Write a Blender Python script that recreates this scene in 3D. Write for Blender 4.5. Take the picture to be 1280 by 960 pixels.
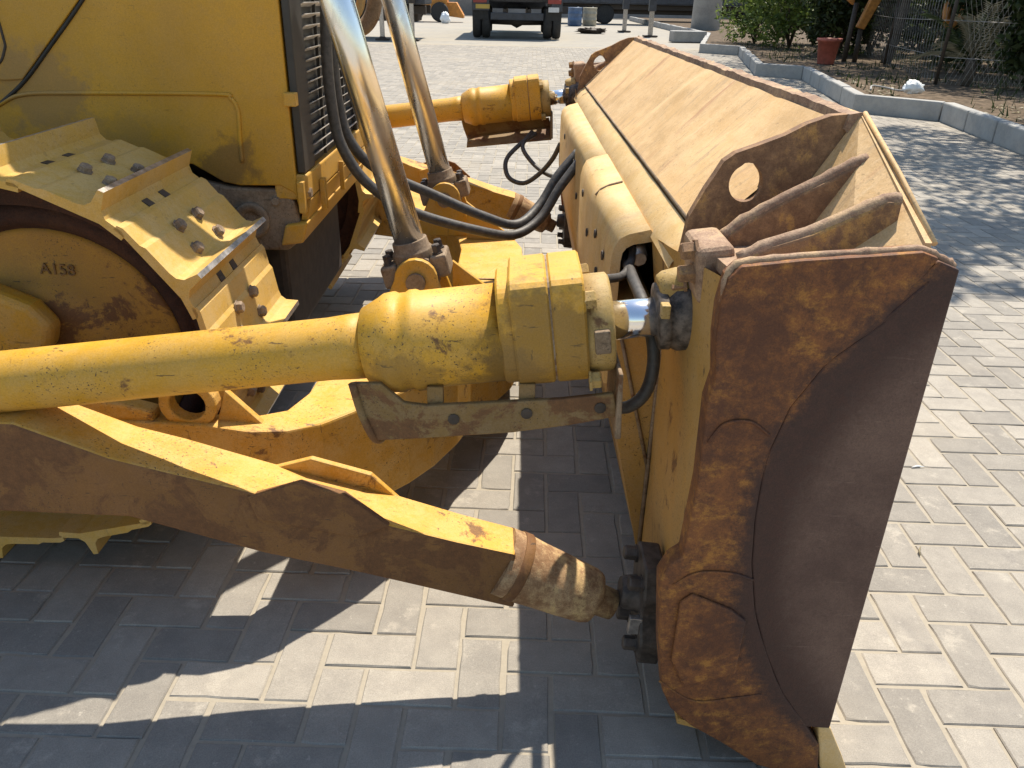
import bpy, bmesh, math, random
from mathutils import Vector, Matrix, noise
random.seed(7)
for o in list(bpy.data.objects): bpy.data.objects.remove(o)
scene = bpy.context.scene
COL = scene.collection
R_ = math.radians

# ------------------------------------------------------------------ camera
CAM_H = 1.4385
PITCH, YAW, ROLL = R_(26.45), R_(0.303), R_(1.27)
cd = bpy.data.cameras.new('camera'); cam = bpy.data.objects.new('camera', cd); COL.objects.link(cam)
F = Vector((math.sin(YAW)*math.cos(PITCH), math.cos(YAW)*math.cos(PITCH), -math.sin(PITCH)))
Rv = Vector((math.cos(YAW), -math.sin(YAW), 0)); U = Rv.cross(F)
R2 = Rv*math.cos(ROLL)+U*math.sin(ROLL); U2 = -Rv*math.sin(ROLL)+U*math.cos(ROLL)
M = Matrix((R2, U2, -F)).transposed().to_4x4(); M.translation = (0, 0, CAM_H)
cam.matrix_world = M
cd.sensor_width = 36; cd.lens = 977.83/1280*36; cd.clip_start = .05; cd.clip_end = 2000
scene.camera = cam
# ------------------------------------------------------------------ sky and sun
KX, KY = 0.205, 0.485                       # metres a shadow moves back per metre of height
SUN = Vector((KX, KY, 1)).normalized()
ELEV = math.asin(SUN.z); AZ = math.atan2(SUN.x, SUN.y)
w = bpy.data.worlds.new('World'); scene.world = w; w.use_nodes = True
nt = w.node_tree; bg = nt.nodes['Background']
sky = nt.nodes.new('ShaderNodeTexSky'); sky.sky_type = 'NISHITA'; sky.sun_disc = False
sky.sun_elevation = ELEV; sky.sun_rotation = AZ
sky.air_density = 1.6; sky.dust_density = .9; sky.ozone_density = 1.0
nt.links.new(sky.outputs[0], bg.inputs[0]); bg.inputs[1].default_value = 0.10
sl = bpy.data.lights.new('sun', 'SUN'); sl.energy = 4.8; sl.angle = R_(0.6); sl.color = (1.0, .90, .745)
so = bpy.data.objects.new('sun', sl); COL.objects.link(so)
so.rotation_euler = SUN.to_track_quat('Z', 'Y').to_euler(); so.location = (4, 8, 12)
vs = scene.view_settings; vs.view_transform = 'Standard'; vs.look = 'None'; vs.exposure = 0.80; vs.gamma = 1
scene.render.engine = 'CYCLES'

# ------------------------------------------------------------------ helpers
class MB:
    def __init__(s): s.v=[]; s.f=[]; s.m=[]; s.sm=[]
    def face(s, idx, m=0, sm=False): s.f.append(tuple(idx)); s.m.append(m); s.sm.append(sm)
    def add(s, vs, fs, m=0, sm=False):
        b=len(s.v); s.v += [tuple(p) for p in vs]
        for f in fs: s.face([b+i for i in f], m, sm)
        return s
    def box(s, x0,x1,y0,y1,z0,z1,m=0):
        return s.add([(x0,y0,z0),(x1,y0,z0),(x1,y1,z0),(x0,y1,z0),(x0,y0,z1),(x1,y0,z1),(x1,y1,z1),(x0,y1,z1)],
            [(0,3,2,1),(4,5,6,7),(0,1,5,4),(1,2,6,5),(2,3,7,6),(3,0,4,7)], m)
    def obox(s, c, ax, ay, az, hx, hy, hz, m=0):
        c,ax,ay,az=Vector(c),Vector(ax),Vector(ay),Vector(az); P=[]
        for k in (-1,1):
            for (i,j) in ((-1,-1),(1,-1),(1,1),(-1,1)): P.append(c+ax*hx*i+ay*hy*j+az*hz*k)
        return s.add(P,[(0,3,2,1),(4,5,6,7),(0,1,5,4),(1,2,6,5),(2,3,7,6),(3,0,4,7)],m)
    def prism(s, poly, d, m=0):                 # poly: 3D points, d: extrusion vector
        n=len(poly); d=Vector(d); A=[Vector(p) for p in poly]; B=[p+d for p in A]
        nrm=Vector((0,0,0))
        for i in range(n): nrm+=A[i].cross(A[(i+1)%n])
        fl = nrm.dot(d)>0
        fs=[tuple(range(n)) if not fl else tuple(reversed(range(n))), tuple(range(n,2*n)) if fl else tuple(reversed(range(n,2*n)))]
        for i in range(n):
            j=(i+1)%n
            fs.append((i,j,n+j,n+i) if fl else (j,i,n+i,n+j))
        return s.add(A+B,fs,m)
    def xz(s, poly, y0, y1, m=0): return s.prism([(x,y0,z) for x,z in poly],(0,y1-y0,0),m)
    def sweep(s, pts, rad, seg=12, m=0, caps=True, sm=True):   # tube along points; rad a number or list
        pts=[Vector(p) for p in pts]; n=len(pts)
        if not isinstance(rad,(list,tuple)): rad=[rad]*n
        ref=None; b=len(s.v)
        for i,p in enumerate(pts):
            t=(pts[min(i+1,n-1)]-pts[max(i-1,0)])
            if t.length<1e-9: t=Vector((1,0,0))
            t.normalize()
            if ref is None: ref=t.orthogonal().normalized()
            ref=(ref-t*ref.dot(t)).normalized(); q=t.cross(ref)
            for k in range(seg):
                a=2*math.pi*k/seg; s.v.append(tuple(p+(ref*math.cos(a)+q*math.sin(a))*rad[i]))
        for i in range(n-1):
            for k in range(seg):
                k2=(k+1)%seg; s.face((b+i*seg+k,b+i*seg+k2,b+(i+1)*seg+k2,b+(i+1)*seg+k),m,sm)
        if caps:
            s.face([b+k for k in reversed(range(seg))],m); s.face([b+(n-1)*seg+k for k in range(seg)],m)
        return s
    def lathe(s, c, axis, prof, seg=24, m=0, sm=True):   # prof: [(t along axis, r)]; repeat a t for a hard edge
        axis=Vector(axis).normalized(); c=Vector(c); ref=axis.orthogonal().normalized(); q=axis.cross(ref); b=len(s.v); n=len(prof)
        for (t,r) in prof:
            for k in range(seg):
                a=2*math.pi*k/seg; s.v.append(tuple(c+axis*t+(ref*math.cos(a)+q*math.sin(a))*r))
        for i in range(n-1):
            if abs(prof[i][0]-prof[i+1][0])<1e-9 and abs(prof[i][1]-prof[i+1][1])<1e-9: continue
            for k in range(seg):
                k2=(k+1)%seg; s.face((b+i*seg+k,b+i*seg+k2,b+(i+1)*seg+k2,b+(i+1)*seg+k),m,sm)
        if prof[0][1]>1e-6: s.face([b+k for k in reversed(range(seg))],m)
        if prof[-1][1]>1e-6: s.face([b+(n-1)*seg+k for k in range(seg)],m)
        return s
    def grid(s, fn, nu, nv, m=0, sm=True):
        b=len(s.v)
        for i in range(nu+1):
            for j in range(nv+1): s.v.append(tuple(fn(i/nu,j/nv)))
        for i in range(nu):
            for j in range(nv):
                a=b+i*(nv+1)+j; s.face((a,a+1,a+nv+2,a+nv+1),m,sm)
        return s
    def hexbolt(s, c, axis, r, h, m=0): return s.lathe(c,axis,[(0,r*1.25),(h*.2,r*1.25),(h*.2,r),(h*.9,r),(h,r*.85)],6,m,False)
    def mesh(s, name, mats):
        me=bpy.data.meshes.new(name); me.from_pydata(s.v,[],s.f); me.update()
        for mm in (mats if isinstance(mats,(list,tuple)) else [mats]): me.materials.append(mm)
        me.polygons.foreach_set('material_index',s.m); me.polygons.foreach_set('use_smooth',s.sm)
        return me
    def build(s, name, mats, parent=None, bevel=0, seg=2, label=None, fix=True):
        me=s.mesh(name,mats)
        if fix:
            bm=bmesh.new(); bm.from_mesh(me); bmesh.ops.remove_doubles(bm,verts=bm.verts,dist=1e-6)
            bmesh.ops.recalc_face_normals(bm,faces=bm.faces); bm.to_mesh(me); bm.free()
        o=bpy.data.objects.new(name,me); COL.objects.link(o)
        if parent: o.parent=parent
        if bevel:
            b=o.modifiers.new('bevel','BEVEL'); b.width=bevel; b.segments=seg; b.limit_method='ANGLE'; b.angle_limit=R_(35)
        if label: o['label']=label
        return o
def tag(o,label=None,cat=None,group=None,kind=None):
    if label: o['label']=label
    if cat: o['category']=cat
    if group: o['group']=group
    if kind: o['kind']=kind
    return o
def empty(name, loc, parent=None):
    o=bpy.data.objects.new(name,None); COL.objects.link(o); o.location=loc; o.empty_display_size=.1
    if parent: o.parent=parent
    return o
def inst(me,name,parent=None,loc=(0,0,0),rot=None,mat=None):
    o=bpy.data.objects.new(name,me); COL.objects.link(o)
    if parent: o.parent=parent
    if mat is not None: o.matrix_local=mat
    else:
        o.location=loc
        if rot: o.rotation_euler=rot
    return o
def catmull(pts,n=8):
    P=[Vector(p) for p in pts]; P=[P[0]*2-P[1]]+P+[P[-1]*2-P[-2]]; out=[]
    for i in range(1,len(P)-2):
        a,b,c,d=P[i-1:i+3]
        for k in range(n):
            t=k/n; out.append(.5*((2*b)+(c-a)*t+(2*a-5*b+4*c-d)*t*t+(3*b-a-3*c+d)*t**3))
    out.append(P[-2]); return out

# ------------------------------------------------------------------ materials
class NT:
    def __init__(s,name):
        s.mat=bpy.data.materials.new(name); s.mat.use_nodes=True; s.t=s.mat.node_tree
        s.b=s.t.nodes['Principled BSDF']; s.pos=s.t.nodes.new('ShaderNodeNewGeometry').outputs['Position']
    def n(s,typ,**kw):
        x=s.t.nodes.new('ShaderNode'+typ)
        for k,v in kw.items(): setattr(x,k,v)
        return x
    def put(s,sock,v):
        if hasattr(v,'is_output') or isinstance(v,bpy.types.NodeSocket): s.t.links.new(v,sock)
        else: sock.default_value=v
    def noise(s,scale,det=6,rough=.6,vec=None,dist=0):
        x=s.n('TexNoise'); x.inputs['Scale'].default_value=scale; x.inputs['Detail'].default_value=det
        x.inputs['Roughness'].default_value=rough; x.inputs['Distortion'].default_value=dist
        s.t.links.new(vec or s.pos,x.inputs['Vector']); return x.outputs['Fac']
    def ramp(s,v,a,b,lo=0.,hi=1.):
        x=s.n('MapRange'); x.interpolation_type='SMOOTHSTEP'; s.put(x.inputs[0],v)
        for i,q in enumerate((a,b,lo,hi)): x.inputs[i+1].default_value=q
        return x.outputs[0]
    def mix(s,f,a,b,mode='MIX'):
        x=s.n('Mix'); x.data_type='RGBA'; x.blend_type=mode; s.put(x.inputs[0],f)
        s.put(x.inputs[6],a if not isinstance(a,tuple) else (*a,1)[:4]); s.put(x.inputs[7],b if not isinstance(b,tuple) else (*b,1)[:4]); return x.outputs[2]
    def math(s,op,a,b=0.,clamp=False):
        x=s.n('Math',operation=op); x.use_clamp=clamp; s.put(x.inputs[0],a); s.put(x.inputs[1],b); return x.outputs[0]
    def stretch(s,sx,sy,sz,rz=0):
        x=s.n('Mapping'); x.inputs['Scale'].default_value=(sx,sy,sz); x.inputs['Rotation'].default_value=(0,rz,0)
        s.t.links.new(s.pos,x.inputs['Vector']); return x.outputs[0]
    def bump(s,h,strength=.3,dist=.01):
        x=s.n('Bump'); x.inputs['Strength'].default_value=strength; x.inputs['Distance'].default_value=dist
        s.put(x.inputs['Height'],h); s.t.links.new(x.outputs[0],s.b.inputs['Normal'])
    def out(s,col,rough=.6,metal=0.,spec=None):
        s.put(s.b.inputs['Base Color'],col if not isinstance(col,tuple) else (*col,1)[:4]); s.put(s.b.inputs['Roughness'],rough); s.put(s.b.inputs['Metallic'],metal)
        if spec is not None: s.b.inputs['Specular IOR Level'].default_value=spec
        return s.mat
def paint(name, base, dust=(.45,.33,.19), dust_amt=.5, chips=.5, rust=.0, rough=.55, scale=1., bump=.25, streak=0., dirt=()):
    """weathered machine enamel: tone drift, dust film, grit, scratches and chips to dark steel, rust patches"""
    t=NT(name)
    big=t.noise(2.3*scale,4,.55); mid=t.noise(11*scale,8,.65); fine=t.noise(85*scale,6,.7); grit=t.noise(330,3,.7)
    dk=tuple(c*.80 for c in base)
    c=t.mix(t.ramp(big,.35,.68),dk,base)
    dustm=t.math('MULTIPLY',t.ramp(t.math('ADD',t.math('MULTIPLY',mid,.6),t.math('MULTIPLY',fine,.4)),.40,.60),dust_amt)
    c=t.mix(dustm,c,dust)
    if streak>0:
        s1=t.noise(16,8,.72,t.stretch(.35,2.6,.35,-.76)); s2=t.noise(5,8,.7,t.stretch(.4,2.2,.4,-.76))
        c=t.mix(t.math('MULTIPLY',t.ramp(s1,.54,.66),streak*.8),c,tuple(k*.62 for k in dust))
        c=t.mix(t.math('MULTIPLY',t.ramp(s2,.56,.70),streak*.8),c,(.36,.19,.10))
        c=t.mix(t.math('MULTIPLY',t.ramp(s1,.30,.44,1.,0.),streak*.35),c,(.62,.49,.33))
    # chips: small specks where a broad mask allows them; scratches: stretched noise in two directions
    mask=t.ramp(t.noise(5*scale,5,.6),.42,.60)
    speck=t.math('MAXIMUM',t.ramp(t.noise(150*scale,3,.6),.61,.66),t.ramp(t.noise(70*scale,6,.75),.63,.68))
    sc1=t.ramp(t.noise(26*scale,6,.66,t.stretch(.35,1,2.4,.5)),.645,.68); sc2=t.ramp(t.noise(34*scale,6,.66,t.stretch(2.2,1,.4,-.3)),.655,.69)
    ch=t.math('MULTIPLY',t.math('MAXIMUM',t.math('MULTIPLY',speck,mask),t.math('MULTIPLY',t.math('MAXIMUM',sc1,sc2),.75)),chips,True)
    c=t.mix(ch,c,(.055,.038,.026))
    if rust>0:
        rn=t.noise(4.2*scale,12,.72,None,.4)
        rm=t.ramp(rn,.66-.34*rust,.71-.30*rust)
        rcol=t.mix(t.noise(38*scale,6,.7),(.045,.022,.014),(.21,.095,.036))
        c=t.mix(t.math('MULTIPLY',rm,.9),c,rcol)
    for (p,r,col,amt) in dirt:
        d=t.n('VectorMath',operation='DISTANCE'); t.t.links.new(t.pos,d.inputs[0]); d.inputs[1].default_value=p
        dm=t.math('ADD',t.math('DIVIDE',d.outputs['Value'],r),t.math('MULTIPLY',t.math('SUBTRACT',t.noise(13,9,.72),.5),2.6))
        c=t.mix(t.math('MULTIPLY',t.ramp(dm,.55,1.0,1.,0.),amt),c,col)
    c=t.mix(1.,c,t.mix(t.ramp(grit,.25,.75),(.86,.86,.86),(1.1,1.1,1.1)),'MULTIPLY')
    r=t.math('ADD',t.math('MULTIPLY',mid,.35),rough-.15,True)
    t.bump(t.math('ADD',t.math('MULTIPLY',fine,.35),t.math('MULTIPLY',mid,.65)),bump,.004)
    return t.out(c,r,0,.35)
def plain(name,col,rough=.6,metal=0.,var=.25,scale=20,bump=.15,spec=.5):
    t=NT(name); n=t.noise(scale,6,.65)
    c=t.mix(t.ramp(n,.3,.7),tuple(max(0,k*(1-var)) for k in col),tuple(k*(1+var) for k in col))
    t.bump(n,bump,.004); return t.out(c,t.math('ADD',t.math('MULTIPLY',n,.25),rough-.12,True),metal,spec)

M_hood=paint('hood_paint',(.57,.305,.028),(.45,.27,.08),.30,.4,0,.42,1,.05,0.,[((-1.36,2.38,1.155),.15,(.26,.165,.08),.55),((-.84,2.38,.965),.10,(.15,.09,.04),.65),((-1.15,2.38,.97),.16,(.30,.185,.06),.4)])
M_yel=paint('yellow_paint',(.57,.305,.03),(.46,.30,.12),.45,.6,.1,.5,1,.15)
M_cyl=paint('cylinder_paint',(.60,.325,.028),(.50,.32,.11),.40,1.,.20,.5,1.5,.22,0.,[((.06,1.27,.86),.16,(.10,.065,.03),.55),((-.20,1.27,.80),.09,(.12,.08,.035),.5),((.0,1.28,.78),.12,(.14,.09,.04),.45)])
M_shoe=paint('shoe_paint',(.60,.375,.085),(.54,.39,.19),.5,.3,0,.6,.8,.12)
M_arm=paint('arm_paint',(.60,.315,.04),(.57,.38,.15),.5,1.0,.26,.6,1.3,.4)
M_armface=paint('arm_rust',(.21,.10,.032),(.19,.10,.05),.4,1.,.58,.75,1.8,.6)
M_tan=paint('blade_tan',(.57,.37,.17),(.62,.44,.25),.6,.35,.0,.7,1,.4,1.)
M_tan2=paint('blade_box_tan',(.58,.385,.155),(.60,.46,.27),.55,.45,.14,.65,1.2,.25,.35)
M_rear=paint('blade_rear_paint',(.48,.275,.07),(.42,.28,.13),.45,.9,.24,.6,1.2,.3)
M_guard=paint('guard_paint',(.22,.135,.045),(.22,.155,.085),.6,1.,.50,.65,2.,.5)
M_gland=paint('gland_paint',(.40,.27,.085),(.42,.31,.16),.5,1.,.36,.6,1.7,.5)
M_idler=paint('idler_paint',(.42,.225,.035),(.30,.165,.05),.6,1.,.34,.65,1.5,.4)
M_brown=paint('dusty_brown_steel',(.20,.14,.09),(.34,.26,.18),.6,.8,.35,.75,1.2,.5)
def rust_mat(name,dark,mid_,hi,amt_hi=.5,bump=.5,rough=.8,sc=1.):
    t=NT(name)
    a=t.noise(4.5*sc,10,.72,None,.5); b=t.noise(34*sc,9,.75); f=t.noise(160*sc,4,.7); st=t.noise(9*sc,7,.65,t.stretch(1.4,1,.5,.5))
    c=t.mix(t.ramp(t.math('ADD',t.math('MULTIPLY',a,.45),t.math('MULTIPLY',b,.55)),.40,.60),dark,mid_)
    m=t.math('MULTIPLY',t.ramp(t.math('ADD',t.math('MULTIPLY',st,.55),t.math('MULTIPLY',b,.45)),.50,.60),t.ramp(a,.38,.55))
    c=t.mix(t.math('MULTIPLY',m,amt_hi,True),c,hi)
    c=t.mix(t.math('MULTIPLY',t.ramp(f,.60,.68),.5),c,tuple(k*.35 for k in dark))
    c=t.mix(1.,c,t.mix(t.ramp(t.noise(420,3,.7),.25,.75),(.78,.78,.78),(1.18,1.18,1.18)),'MULTIPLY')
    t.bump(t.math('ADD',t.math('MULTIPLY',b,.7),t.math('MULTIPLY',f,.3)),bump,.006)
    return t.out(c,t.math('ADD',t.math('MULTIPLY',b,.3),rough-.15,True),0,.35)
M_rust=rust_mat('end_rust',(.058,.026,.018),(.150,.066,.028),(.31,.16,.045),.6,.6,.8,1.3)
M_plate=rust_mat('end_plate_steel',(.075,.043,.036),(.105,.062,.048),(.14,.075,.04),.3,.25,.6)
M_rustpale=rust_mat('rust_pale',(.20,.12,.08),(.36,.25,.17),(.48,.33,.18),.6,.6)
M_nose=rust_mat('nose_worn_paint',(.20,.105,.05),(.40,.27,.15),(.56,.40,.18),.7,.5)
M_rustmid=rust_mat('rust_mid',(.16,.09,.052),(.31,.185,.10),(.50,.29,.085),.85,.5)
def end_mat():
    t=NT('end_plate_rust')
    # soft dark band following the moldboard curve (a circle in X-Z), rust and old paint behind it
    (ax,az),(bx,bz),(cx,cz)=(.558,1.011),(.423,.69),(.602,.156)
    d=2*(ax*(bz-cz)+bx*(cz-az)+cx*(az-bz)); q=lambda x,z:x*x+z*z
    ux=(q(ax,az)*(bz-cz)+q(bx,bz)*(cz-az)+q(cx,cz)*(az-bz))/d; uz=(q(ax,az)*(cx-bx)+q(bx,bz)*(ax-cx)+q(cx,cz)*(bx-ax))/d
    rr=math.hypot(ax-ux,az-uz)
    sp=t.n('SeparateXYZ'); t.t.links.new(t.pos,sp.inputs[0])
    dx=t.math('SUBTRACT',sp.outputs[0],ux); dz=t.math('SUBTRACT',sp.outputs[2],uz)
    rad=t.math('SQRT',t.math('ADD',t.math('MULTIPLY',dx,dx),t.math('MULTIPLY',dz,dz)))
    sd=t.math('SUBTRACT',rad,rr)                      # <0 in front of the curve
    big=t.noise(7,10,.74,None,.3); b=t.noise(46,9,.78); st=t.noise(26,9,.75,t.stretch(.8,1,1.6,.9)); f=t.noise(170,4,.7); g=t.noise(420,3,.7)
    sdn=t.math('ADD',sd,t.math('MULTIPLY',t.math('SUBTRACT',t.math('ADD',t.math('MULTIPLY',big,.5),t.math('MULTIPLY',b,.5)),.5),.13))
    rust=t.mix(t.ramp(t.math('ADD',t.math('MULTIPLY',big,.5),t.math('MULTIPLY',b,.5)),.40,.60),(.085,.031,.015),(.215,.080,.024))
    hi=t.math('MULTIPLY',t.ramp(t.math('ADD',t.math('MULTIPLY',st,.6),t.math('MULTIPLY',b,.4)),.49,.60),t.ramp(big,.40,.56))
    rust=t.mix(t.math('MULTIPLY',hi,.55),rust,(.40,.19,.035))
    rust=t.mix(t.math('MULTIPLY',t.ramp(f,.60,.68),.5),rust,(.03,.014,.010))
    flat=t.mix(t.ramp(big,.32,.68),(.080,.044,.036),(.135,.082,.064)); flat=t.mix(t.math('MULTIPLY',t.ramp(f,.58,.66),.45),flat,(.05,.03,.025))
    flat=t.mix(t.math('MULTIPLY',t.ramp(t.noise(60,4,.6,t.stretch(.2,1,3.,.35)),.66,.70),.4),flat,(.22,.15,.12))
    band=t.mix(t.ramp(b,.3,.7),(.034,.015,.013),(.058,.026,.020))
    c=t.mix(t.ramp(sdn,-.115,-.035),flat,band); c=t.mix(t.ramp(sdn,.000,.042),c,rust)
    c=t.mix(1.,c,t.mix(t.ramp(g,.25,.75),(.78,.78,.78),(1.18,1.18,1.18)),'MULTIPLY')
    t.bump(t.math('ADD',t.math('MULTIPLY',b,.7),t.math('MULTIPLY',f,.3)),.5,.005)
    return t.out(c,t.math('ADD',t.math('MULTIPLY',b,.35),.5,True),0,.4)
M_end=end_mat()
M_weld=rust_mat('weld_rust',(.03,.013,.011),(.06,.026,.018),(.09,.04,.02),.4,.8)
M_black=plain('black_rubber',(.022,.021,.021),.55,0,.3,30,.2)
M_dark=plain('dark_steel',(.045,.034,.027),.7,0,.4,25,.4)
M_grease=plain('greasy_iron',(.065,.052,.045),.6,.2,.6,30,.6)
M_steel=plain('worn_steel',(.42,.39,.37),.42,.85,.35,40,.3)
M_frame=plain('grille_black',(.03,.027,.025),.5,0,.3,12,.1)
M_slat=plain('grille_slat',(.55,.52,.48),.5,0,.2,20,.1)
M_bolt=rust_mat('bolt_iron',(.16,.115,.08),(.28,.21,.15),(.40,.29,.16),.5,.4)
M_eye=plain('paint_flaked_iron',(.09,.075,.065),.6,.2,.85,45,.6)
def chrome(name,tint=(.80,.80,.82),brown=.3,base_r=.06):
    t=NT(name); n=t.noise(7,7,.65,t.stretch(1.2,1,.45,-.25)); f=t.noise(90,4,.6)
    m=t.math('MULTIPLY',t.ramp(n,.47,.62),brown)
    c=t.mix(m,tint,(.38,.27,.16)); r=t.math('ADD',t.math('MULTIPLY',m,.35),t.math('MULTIPLY',f,.14),True)
    return t.out(c,t.math('ADD',r,base_r),t.math('SUBTRACT',1.,t.math('MULTIPLY',m,.75)))
M_chrome=chrome('chrome_rod',brown=.15); M_chrome2=chrome('lift_rod_chrome',(.84,.84,.84),.28,.17)
# ground materials
def paver_mat(name,island):
    t=NT(name)
    rnd=(t.n('NewGeometry').outputs['Random Per Island'] if island else t.n('ObjectInfo').outputs['Random'])
    b=t.noise(14,8,.68); f=t.noise(130,5,.7); big=t.noise(.9,4,.55)
    c=t.mix(rnd,(.225,.212,.192),(.335,.310,.272))
    c=t.mix(t.ramp(b,.32,.68),t.mix(1.,c,(.84,.84,.85),'MULTIPLY'),c)
    c=t.mix(t.math('MULTIPLY',t.ramp(t.noise(6.5,9,.72),.56,.66),.5),c,(.40,.37,.32))       # efflorescence and dust
    c=t.mix(t.math('MULTIPLY',t.ramp(big,.50,.72),.45),c,(.33,.29,.23))
    c=t.mix(t.math('MULTIPLY',t.ramp(t.noise(3.1,6,.6),.60,.72),.5),c,(.16,.15,.145))
    c=t.mix(t.math('MULTIPLY',t.ramp(t.noise(48,8,.78),.58,.68),.55),c,(.42,.395,.35))
    c=t.mix(1.,c,t.mix(t.ramp(t.noise(380,3,.7),.25,.75),(.80,.80,.80),(1.15,1.15,1.15)),'MULTIPLY')
    t.bump(t.math('ADD',t.math('MULTIPLY',b,.6),t.math('MULTIPLY',f,.4)),.35,.004)
    return t.out(c,.85,0,.25)
M_pav=paver_mat('paver_concrete',False); M_pav2=paver_mat('paver_concrete_far',True)
t=NT('joint_sand'); n=t.noise(60,6,.7); t.bump(n,.5,.004)
M_sand=t.out(t.mix(n,(.25,.225,.185),(.37,.335,.275)),.95,0,.1)
# distant paved yard: same colours, fine joint lines only as texture
t=NT('far_yard'); bt=t.n('TexBrick'); bt.offset=.5; bt.inputs['Scale'].default_value=1; bt.inputs['Brick Width'].default_value=.218; bt.inputs['Row Height'].default_value=.109
bt.inputs['Mortar Size'].default_value=.005; bt.inputs['Color1'].default_value=(.235,.225,.207,1); bt.inputs['Color2'].default_value=(.295,.28,.252,1); bt.inputs['Mortar'].default_value=(.30,.275,.23,1)
t.t.links.new(t.pos,bt.inputs['Vector'])
c=t.mix(t.math('MULTIPLY',t.ramp(t.noise(.45,8,.62),.42,.62),.5),bt.outputs[0],(.32,.29,.24)); M_yard=t.out(c,.9,0,.2)
M_kerb=paint('kerb_concrete',(.33,.335,.34),(.42,.40,.36),.4,.12,0,.85,1.5,.4)
M_soil=plain('bed_soil',(.105,.08,.058),.95,0,.5,9,.9,.1)

# ------------------------------------------------------------------ pavement
UNIT=.109; PROT=R_(-1.267); OX,OY=-10.2455,13.4514
CR,SR=math.cos(PROT),math.sin(PROT)
def pav2w(a,b): return (a*CR-b*SR, a*SR+b*CR)
ground=MB().add([(-150,-40,-.016),(150,-40,-.016),(150,220,-.016),(-150,220,-.016)],[(0,1,2,3)]).build('ground',M_yard,fix=False); tag(ground,kind='structure')
pave=MB().add([(-16,-1,-.0045),(16,-1,-.0045),(16,27.0,-.0045),(-16,27.0,-.0045)],[(0,1,2,3)]).build('pavement',M_sand,fix=False); tag(pave,kind='structure')
def brick_shape(L,W,ch=.003,dz=.0):
    x,y=L/2,W/2; V=[]
    for (ex,z) in ((0,-.03),(0,-ch),(ch,0)):
        V+=[(-x+ex,-y+ex,z+dz),(x-ex,-y+ex,z+dz),(x-ex,y-ex,z+dz),(-x+ex,y-ex,z+dz)]
    Fc=[(8,9,10,11)]
    for k in (0,4):
        for i in range(4):
            j=(i+1)%4; Fc.append((k+i,k+j,k+4+j,k+4+i))
    return V,Fc
GX,GY=.0095,.0065
BW={}
def brick_worn(L,W,rng):
    """paver with slightly wavy arrises and the odd chipped corner"""
    x,y=L/2,W/2; ring=[]
    for (ax,ay,bx,by) in ((-x,-y,x,-y),(x,-y,x,y),(x,y,-x,y),(-x,y,-x,-y)):
        n=5 if abs(bx-ax)+abs(by-ay)>.15 else 3
        for k in range(n):
            f=k/n; ring.append((ax+(bx-ax)*f,ay+(by-ay)*f,k==0))
    V=[];n=len(ring)
    cut=[(rng.uniform(.002,.008) if rng.random()<.18 else .001) if c else rng.uniform(0,.0006)+(.0022 if rng.random()<.05 else 0) for (_,_,c) in ring]
    for lev,(z,e) in enumerate(((-.03,0),(-.0035,0),(0,.003))):
        for (px,py,c),q in zip(ring,cut):
            d=math.hypot(px,py); sc=1-(e+(q if lev else 0)*(1.3 if lev==2 else .8))/max(.02,d)
            V.append((px*sc if c else px-(e+q*(lev>0))*(1 if px>0 else -1)*(abs(abs(px)-x)<1e-6), py*sc if c else py-(e+q*(lev>0))*(1 if py>0 else -1)*(abs(abs(py)-y)<1e-6), z+(rng.uniform(-.0006,.0004) if lev==2 else 0)))
    Fc=[tuple(range(2*n,3*n))]
    for k in (0,n):
        for i in range(n): Fc.append((k+i,k+(i+1)%n,k+n+(i+1)%n,k+n+i))
    return V,Fc
rw=random.Random(21)
for hor in (0,1):
    BW[hor]=[]
    for q in range(12):
        V,Fc=brick_worn(*( (2*UNIT-GX,UNIT-GY) if hor else (UNIT-GX,2*UNIT-GY) ),rw)
        me=bpy.data.meshes.new('brick'); me.from_pydata(V,[],Fc); me.materials.append(M_pav); BW[hor].append(me)
def proj(x,y,z=0):
    v=Vector((x,y,z-CAM_H)); d=v.dot(F)
    if d<.15: return None
    return (.5+977.83/1280*v.dot(R2)/d, .5-977.83/960*v.dot(U2)/d, d)
bricks=[]
for r in range(-236,16):
    yc=OY-r
    for c in range(-150,160):
        if (c-(r-2))%4==0: cx,cy,hor=(OX+c+1)*UNIT,(OY-r-.5)*UNIT,1
        elif (c-r)%4==0: cx,cy,hor=(OX+c+.5)*UNIT,(OY-r)*UNIT,0        # rows r-1 and r
        else: continue
        x,y=pav2w(cx,cy); p=proj(x,y)
        if p is None: continue
        m=.10+.5/max(.5,p[2])
        if p[0]<-m-.15 or p[0]>1+m+.1 or p[1]<-.05 or p[1]>1.35+m or y>26.5: continue
        bricks.append((p[2],x,y,hor,-.02<p[0]<1.02 and p[1]<1.05))
bricks.sort(key=lambda q:(not q[4],q[0]))
far=MB()
rb=random.Random(3)
for i,(d,x,y,hor,vis) in enumerate(bricks):
    dz=rb.uniform(-.0014,.0008); tx,ty=rb.gauss(0,.004),rb.gauss(0,.004); rz=PROT+rb.gauss(0,.006)
    jx,jy=rb.gauss(0,.0012),rb.gauss(0,.0012)
    mat=Matrix.Translation((x+jx,y+jy,dz))@Matrix.Rotation(rz,4,'Z')@Matrix.Rotation(tx,4,'X')@Matrix.Rotation(ty,4,'Y')
    if i<300: inst(rb.choice(BW[hor]),'brick',pave,mat=mat)
    else:
        V,Fc=brick_shape(*( (2*UNIT-GX,UNIT-GY) if hor else (UNIT-GX,2*UNIT-GY) ))
        if d>9: Fc=Fc[:1]+Fc[5:]
        far.add([mat@Vector(v) for v in V],Fc)
fo=far.build('brick_field',M_pav2,pave,fix=False); tag(fo,'grey concrete pavers in herringbone running back across the yard',kind='stuff')

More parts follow.
